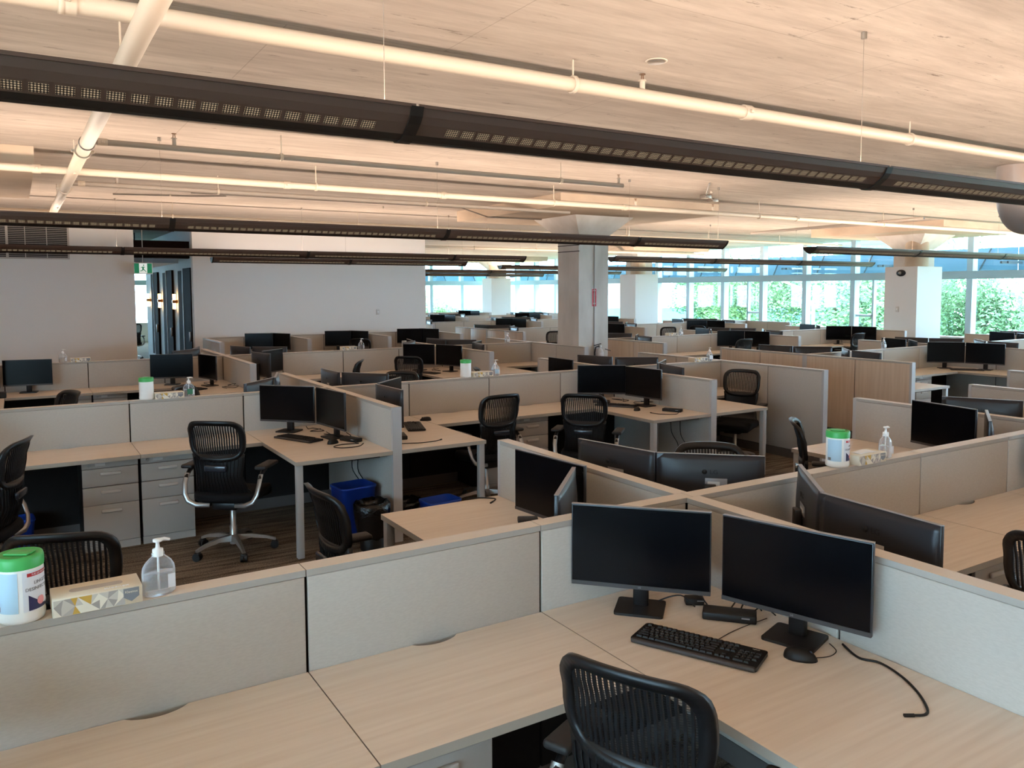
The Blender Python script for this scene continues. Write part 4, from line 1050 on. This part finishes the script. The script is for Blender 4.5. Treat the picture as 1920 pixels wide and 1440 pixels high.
pipe_x('grey branch pipe left of the concrete column', -1.99, 4.7, 7.4, 3.17, .028, (-.42,2.3), (-1.85,), (-1.5,4.65), 'pipe_grey')
pipe_x('thin pipe above the far right lights', 7.0, 16.5, 11.2, 3.16, .03, (9,11.5,14), (10.3,), ())
pipe_x('thin pipe over the farthest desks', 6.5, 16.5, 16.3, 3.12, .035, (8,10,12,14), (11,), ())
t = thing('sprinkler_pipe', 'thick white crosswise main pipe at upper left', 'pipe', (-2.01,0,3.11))
ob('tube', G().cyl((0,-8,0),(0,10.7,0),.05,20).mesh('tube','pipe'), t)
for y_ in (4.72, 7.45, 10.5): coupling(t, 0, y_, 0, .052, 'y')
ob('pipe_ring', G().lathe([(.051,-.01),(.058,-.01),(.058,.01),(.051,.01)],20).mesh('ringp','conduit'), t, (0,4.3,0), rot=(PI/2,0,0))
for y_ in (2.0, 5.7, 9.2): hanger(t, 0, 0, 0, .052).location = (0,y_,0)
t = thing('sprinkler_pipe', 'thin crosswise branch pipe before the right boxed column', 'pipe', (0,0,3.16))
ob('tube', G().cyl((10.6,9.1,0),(10.35,5.2,0),.025,12).mesh('tube','pipe_grey'), t); hanger(t, 10.5, 0, 0, .025).location = (10.5,7.6,0)
# small ceiling fittings
def junction(x, y, label): 
    t = thing('junction_box', label, 'junction box', (x,y,ZC)); ob('box', G().rbox(-.06,.06,-.06,.06,-.05,-.001,.005).mesh('jb','conduit'), t); ob('cover', G().box(-.045,.045,-.045,.045,-.054,-.05).mesh('jc','fitting'), t)
junction(6.05, 5.9, 'metal junction box on the ceiling right of the column'); junction(6.5, 6.2, 'small metal junction box where the light wire ends')
t = thing('ceiling_plate', 'round dark cover plate on the ceiling', 'cover plate', (.80,1.12,ZC)); ob('plate', G().lathe([(.001,-.012),(.05,-.012),(.06,-.002)],20).mesh('cp','conduit'), t); ob('rim', G().lathe([(.06,-.006),(.066,-.006),(.066,-.001)],20).mesh('cpr','fitting'), t)
def conduit(pts, label, r=.011): 
    t = thing('ceiling_conduit', label, 'conduit', pts[0]); o = Vector(pts[0]); ob('tube', G().tube([Vector(p)-o for p in pts], r, 8).mesh('cdt','conduit'), t)
    g = G()
    ob('strap', G().lathe([(r+.002,-.01),(r+.004,-.01),(r+.004,.01)],10).mesh('stp','fitting'), t, tuple((Vector(pts[-1])-o)*.5), rot=(0,PI/2,0))
conduit([(-.4,9.2,3.345),(1.4,9.2,3.345),(3.2,9.15,3.345),(3.7,9.0,3.33),(4.02,8.7,3.17),(5.0,8.6,3.165)], 'thin conduit running to the concrete column head')
conduit([(5.1,4.9,3.345),(6.0,5.85,3.345),(6.5,6.2,3.345)], 'thin bent conduit left of the ceiling junction box')
conduit([(-1.3,9.9,3.345),(-.3,9.6,3.345),(.1,9.35,3.345)], 'short flexible conduit near the left ceiling')
# big duct elbow at the right edge
t = thing('air_duct', 'large round duct elbow at the upper right edge', 'duct', (7.05,2.15,0))
ob('drop', G().cyl((0,0,3.02),(0,0,ZC-.002),.19,28).mesh('dd','duct'), t)
ob('elbow', G().tube([(0.24-.24*math.cos(a),0,3.03-.24*math.sin(a)*1.0) for a in [PI/2*k/8 for k in range(9)]], .185, 28).mesh('de','duct'), t)
ob('horizontal_run', G().cyl((.24,0,2.79),(3.5,0,2.79),.185,28).mesh('dh','duct'), t)
ob('collar', G().lathe([(.2,3.0),(.2,3.05)],28).mesh('dcol','duct'), t)

# ------------------------------------------------------------------ wall fittings, column fittings
t = thing('air_grille', 'dark slatted return air grille high on the white wall', 'grille', (-2.6,YW,2.62))
ob('backing', G().box(-.95,.95,-.004,-.001,0,.66).mesh('gb','grille'), t)
ob('frame', G().box(-.98,.98,-.02,-.001,-.03,0).box(-.98,.98,-.02,-.001,.66,.69).box(-.98,-.95,-.02,-.001,0,.66).box(.95,.98,-.02,-.001,0,.66).mesh('gf','grille_bar'), t)
me = G().box(-.95,.95,-.018,-.006,0,.007).mesh('slat','grille_bar')
for k in range(20): ob('slat', me, t, (0,0,.02+k*.0325))
for x in (-.63,-.0,.28,.62): ob('divider', boxm(.012 if x else .04,.012,.66,'grille_bar'), t, (x,-.014,0))
def plate(x, y, z, rz, label, nm='wall_switch', cat='switch'):
    t = thing(nm, label, cat, (x,y,z), rz); ob('plate', G().rbox(-.04,.04,-.012,-.001,-.06,.06,.003).mesh('wp','switch'), t); ob('button', G().rbox(-.02,.02,-.018,-.012,-.02,.02,.002).mesh('wbt','white_plastic'), t)
plate(4.46, YW, 1.51, 0, 'small thermostat on the white wall', 'thermostat', 'thermostat')
CX, CYS = 14.8-.475, 8.1
plate(CX, 8.16, 1.53, -PI/2, 'small white switch on the right boxed column')
t = thing('wall_speaker', 'black oval camera unit on the right boxed column', 'camera', (CX,8.09,2.34), -PI/2)
g = G().lathe([(.001,-.0),(.07,-.0),(.075,.02),(.06,.05),(.001,.055)],24); g.v = [(a*1.5, -c-.001, b) for a, b, c in g.v]; ob('housing', g.mesh('spk','speaker_black'), t)
ob('lens', G().lathe([(.001,0),(.035,0),(.03,.02),(.001,.03)],16).mesh('lens','silver'), t, (0,-.05,0), rot=(PI/2,0,0))
CYF = 8.3-.295
t = thing('fire_extinguisher', 'fire extinguisher hung on the concrete column', 'extinguisher', (5.70,CYF-.09,.62))
ob('cylinder', G().lathe([(.001,0),(.06,0),(.066,.01),(.066,.33),(.05,.38),(.025,.40),(.022,.43)],24).mesh('exb','ext_body'), t)
ob('instruction_label', patch(.0665,-2.3,-.9,lambda q:.12,lambda q:.34,'tissue_white'), t)
ob('valve', G().rbox(-.022,.022,-.022,.022,.42,.46,.005).mesh('exv','silver'), t); ob('lever', G().rbox(-.03,.12,-.012,.012,.462,.474,.004).mesh('exl','black_plastic'), t, rot=(0,-.2,0)); ob('handle', G().rbox(-.01,.11,-.012,.012,.40,.41,.004).mesh('exh','black_plastic'), t, rot=(0,.3,0))
ob('hose', G().tube([(-.02,0,.44),(-.09,-.01,.43),(-.115,-.01,.34),(-.11,-.01,.2),(-.085,-.01,.08)],.012,8).mesh('hose','black_plastic'), t); ob('gauge', G().cyl((0,-.022,.44),(0,-.034,.44),.016,12).mesh('gg','tissue_white'), t)
t = thing('extinguisher_sign', 'red arrow sign above the extinguisher on the column', 'sign', (5.645,CYF-.003,1.71))
ob('plate', G().box(-.052,.052,-.002,.0,0,.31).mesh('sgp','tissue_white'), t); ob('red_field', G().box(-.044,.044,-.003,-.002,.008,.302).mesh('sgr','sign_red'), t)
ob('arrow', G().box(-.012,.012,-.004,-.003,.06,.235).add([(-.026,-.004,.065),(.026,-.004,.065),(0,-.004,.018)],[(0,2,1),(0,1,2)]).mesh('sga','tissue_white'), t); ob('sign_lettering', text_mesh('FIRE',.03,'tissue_white'), t, (0,-.0042,.27), rot=(PI/2,0,0))

# ------------------------------------------------------------------ corridor behind the opening
struct('wall_corridor_right', G().box(.62,.8,YW+.2,21.9,0,ZC).mesh('cr','corridor_white')); struct('wall_corridor_left', G().box(-2.4,-2.2,YW+.2,21.9,0,ZC).mesh('clw','corridor_white'))
struct('trim_1', G().box(-2.2,.62,YW+2.2,21.9,2.62,2.8).mesh('cs','corridor_white'), label='corridor soffit'); struct('trim_2', G().box(-.535,.53,YW+.3,YW+.5,2.66,3.0).mesh('cs2','door_dark'), label='dark bulkhead inside the opening')
for i, (y0, y1) in enumerate(((15.0,16.5),(17.32,18.66),(19.52,20.66))):
    w_ = y1-y0; t = thing('booth_door', ['nearest','middle','farthest'][i]+' dark wood booth door in the corridor', 'door', (.6,y0,0))
    ob('leaf', G().box(-.03,.02,0,w_*.56,0,2.48).mesh('bd','door_dark'), t); ob('glazed_panel', G().box(-.025,.0,w_*.62,w_,.35,2.44).mesh('bg','door_dark'), t); ob('glass_frame', G().box(-.04,.0,w_*.56,w_*.62,.3,2.48).box(-.04,0,w_*.62,w_,.3,.35).mesh('bf','corridor_white'), t); ob('handle', G().rbox(-.07,-.03,.05,.08,.95,1.15,.008).mesh('bh','silver'), t)
    t = thing('wall_sconce', ['nearest','middle','farthest'][i]+' glowing wall sconce in the corridor', 'sconce', (.62,y1+.4,1.76))
    ob('glow_tube', G().cyl((-.07,0,-.17),(-.07,0,.17),.035,14).mesh('sc','sconce'), t); ob('bracket', G().rbox(-.115,-.001,-.045,.045,-.035,.035,.006).mesh('sb','sconce_metal'), t)
t = thing('exit_sign', 'green running man exit sign in the opening', 'sign', (-.40,14.3,2.33))
ob('case', G().rbox(-.17,.17,-.02,.02,0,.215,.004).mesh('esc','white_plastic'), t)
ob('green_field', G().box(-.155,.155,-.0225,-.02,.015,.2).mesh('esg','sign_green'), t); ob('white_field', G().box(-.07,.07,-.0235,-.0225,.015,.2).mesh('esw','sign_white'), t)
g = G(); yy = -.0242
def limb(a, b, w_):
    a = Vector((a[0],0,a[1])); b = Vector((b[0],0,b[1])); d_ = (b-a).normalized(); n_ = Vector((-d_.z,0,d_.x))*w_/2
    g.add([(p.x,yy,p.z) for p in (a-n_,b-n_,b+n_,a+n_)], [(0,1,2,3),(3,2,1,0)])
limb((-.005,.13),(.0,.09),.03); limb((0,.09),(.03,.065),.018); limb((.03,.065),(.05,.04),.015); limb((0,.09),(-.025,.06),.018); limb((-.025,.06),(-.055,.055),.014); limb((-.005,.135),(.035,.125),.012); limb((-.005,.135),(-.04,.12),.012)
g.add([(.008+.013*math.cos(2*PI*k/14),yy,.165+.013*math.sin(2*PI*k/14)) for k in range(14)], [list(range(14)), list(range(14))[::-1]])
ob('running_man', g.mesh('man','sign_green'), t); ob('hanger', G().cyl((0,0,.215),(0,0,1.02),.008,6).mesh('eh','conduit'), t)
t = thing('ceiling_fan', 'dark ceiling fan seen above the opening', 'fan', (-.1,18,2.9)) ; ob('motor', G().lathe([(.03,.12),(.09,.08),(.1,.02),(.04,-.04),(.001,-.05)],18).mesh('fm','door_dark'), t); ob('rod', G().cyl((0,0,.1),(0,0,.46),.012,8).mesh('fr','door_dark'), t)
for k in range(4): ob('blade', G().rbox(.1,.85,-.06,.06,.0,.012,.004).mesh('fb','door_dark'), t, rz=PI/2*k+.25)
chair(.35, 23.2, 100, 'black office chair at the end of the corridor'); 

# ------------------------------------------------------------------ outside
ext = struct('ground_outside', G().box(-60,140,-60,140,-7.2,-7).mesh('gnd','grass'))
def tree(x, y, r, zc_, label, m, n=2600, seed=0):
    t = thing('tree', label, 'tree', (x,y,-7)); rr = random.Random(seed)
    ob('trunk', G().tube([(0,0,0),(.1,.05,zc_+7-r*.6),(0,.1,zc_+7+r*.3)],.22,8,r2=.07).mesh('trunk','trunk'), t)
    blobs = [(rr.gauss(0,r*.42), rr.gauss(0,r*.42), zc_+7+rr.gauss(0,r*.45), r*rr.uniform(.35,.6)) for _ in range(16)]
    g = G(); v = []; f = []
    for i in range(n):
        bx_, by_, bz_, br = rr.choice(blobs); a = rr.uniform(0,2*PI); ph = math.acos(rr.uniform(-1,1)); q = br*rr.uniform(.6,1.05)
        c = Vector((bx_+q*math.sin(ph)*math.cos(a), by_+q*math.sin(ph)*math.sin(a), bz_+q*math.cos(ph)))
        d1 = Vector((rr.gauss(0,1),rr.gauss(0,1),rr.gauss(0,1))).normalized(); d2 = d1.orthogonal().normalized(); s = rr.uniform(.06,.13)
        k = len(v); v += [c-d1*s, c+d2*s*.5, c+d1*s, c-d2*s*.5]; f.append((k,k+1,k+2,k+3))
    ob('crown', g.add(v, f).mesh('crown',m), t)
TG = [(31,27.5,2.6,1.6,'rounded green tree left of the white street lamp','tree_leaf'),(31,22.0,3.6,1.2,'broad green tree behind the white street lamp','tree_leaf2'),(32,18.6,3.4,1.6,'leafy tree left of the boxed column','tree_leaf'),(30,14.4,2.4,.2,'tree just left of the right boxed column','tree_leaf2'),
      (27,9.3,3.2,-.3,'low spreading tree right of the boxed column','tree_leaf2'),(28,6.6,3.6,1.6,'tall tree at the right edge windows','tree_leaf'),(34,33.5,2.0,1.8,'small far tree above the pale bridge','tree_leaf2'),(21.5,45,2.4,-.6,'pale tree beyond the end windows','tree_leaf')]
for i, a in enumerate(TG): tree(*a, seed=i, n=15000)
def lamp(x, y, label, d):
    t = thing('street_lamp', label, 'street lamp', (x,y,-7)); ob('pole', G().cyl((0,0,0),(0,0,8.4),.09,8,r2=.06).mesh('sp','pole'), t); ob('arm', G().tube([(0,0,8.3),(0,.6*d,9.0),(0,1.6*d,9.35)],.05,6).mesh('sa','pole'), t); ob('head', G().rbox(-.12,.12,-.3,.3,0,.1,.04).mesh('sh','pole'), t, (0,1.8*d,9.3))
lamp(24.2, 18.0, 'white street lamp before the trees', 1); lamp(24, 7.2, 'white street lamp at the right edge', 1)
t = thing('overpass', 'long pale bridge with blue bands outside the far windows', 'bridge', (60,60,-7))
for z0, z1, m in ((0,5.4,'bldg'),(5.4,7.0,'bldg_blue'),(7.0,9.6,'bldg')): ob('band', G().box(-45,14,-.8,.8,z0,z1).mesh('bnd',m), t, rz=-.65)
t = thing('office_tower', 'distant blue glass tower between the trees', 'building', (95,60,-7)); ob('tower', G().box(-5,5,-5,5,0,19).mesh('tw','bldg_blue'), t); 
for k in range(5): ob('window_band', G().box(-5.05,5.05,-5.05,5.05,0,1).mesh('tb','bldg_dark'), t, (0,0,8+2.2*k))
for i, (x, y) in enumerate(((24,10.5),(23.5,6.2))):
    pass
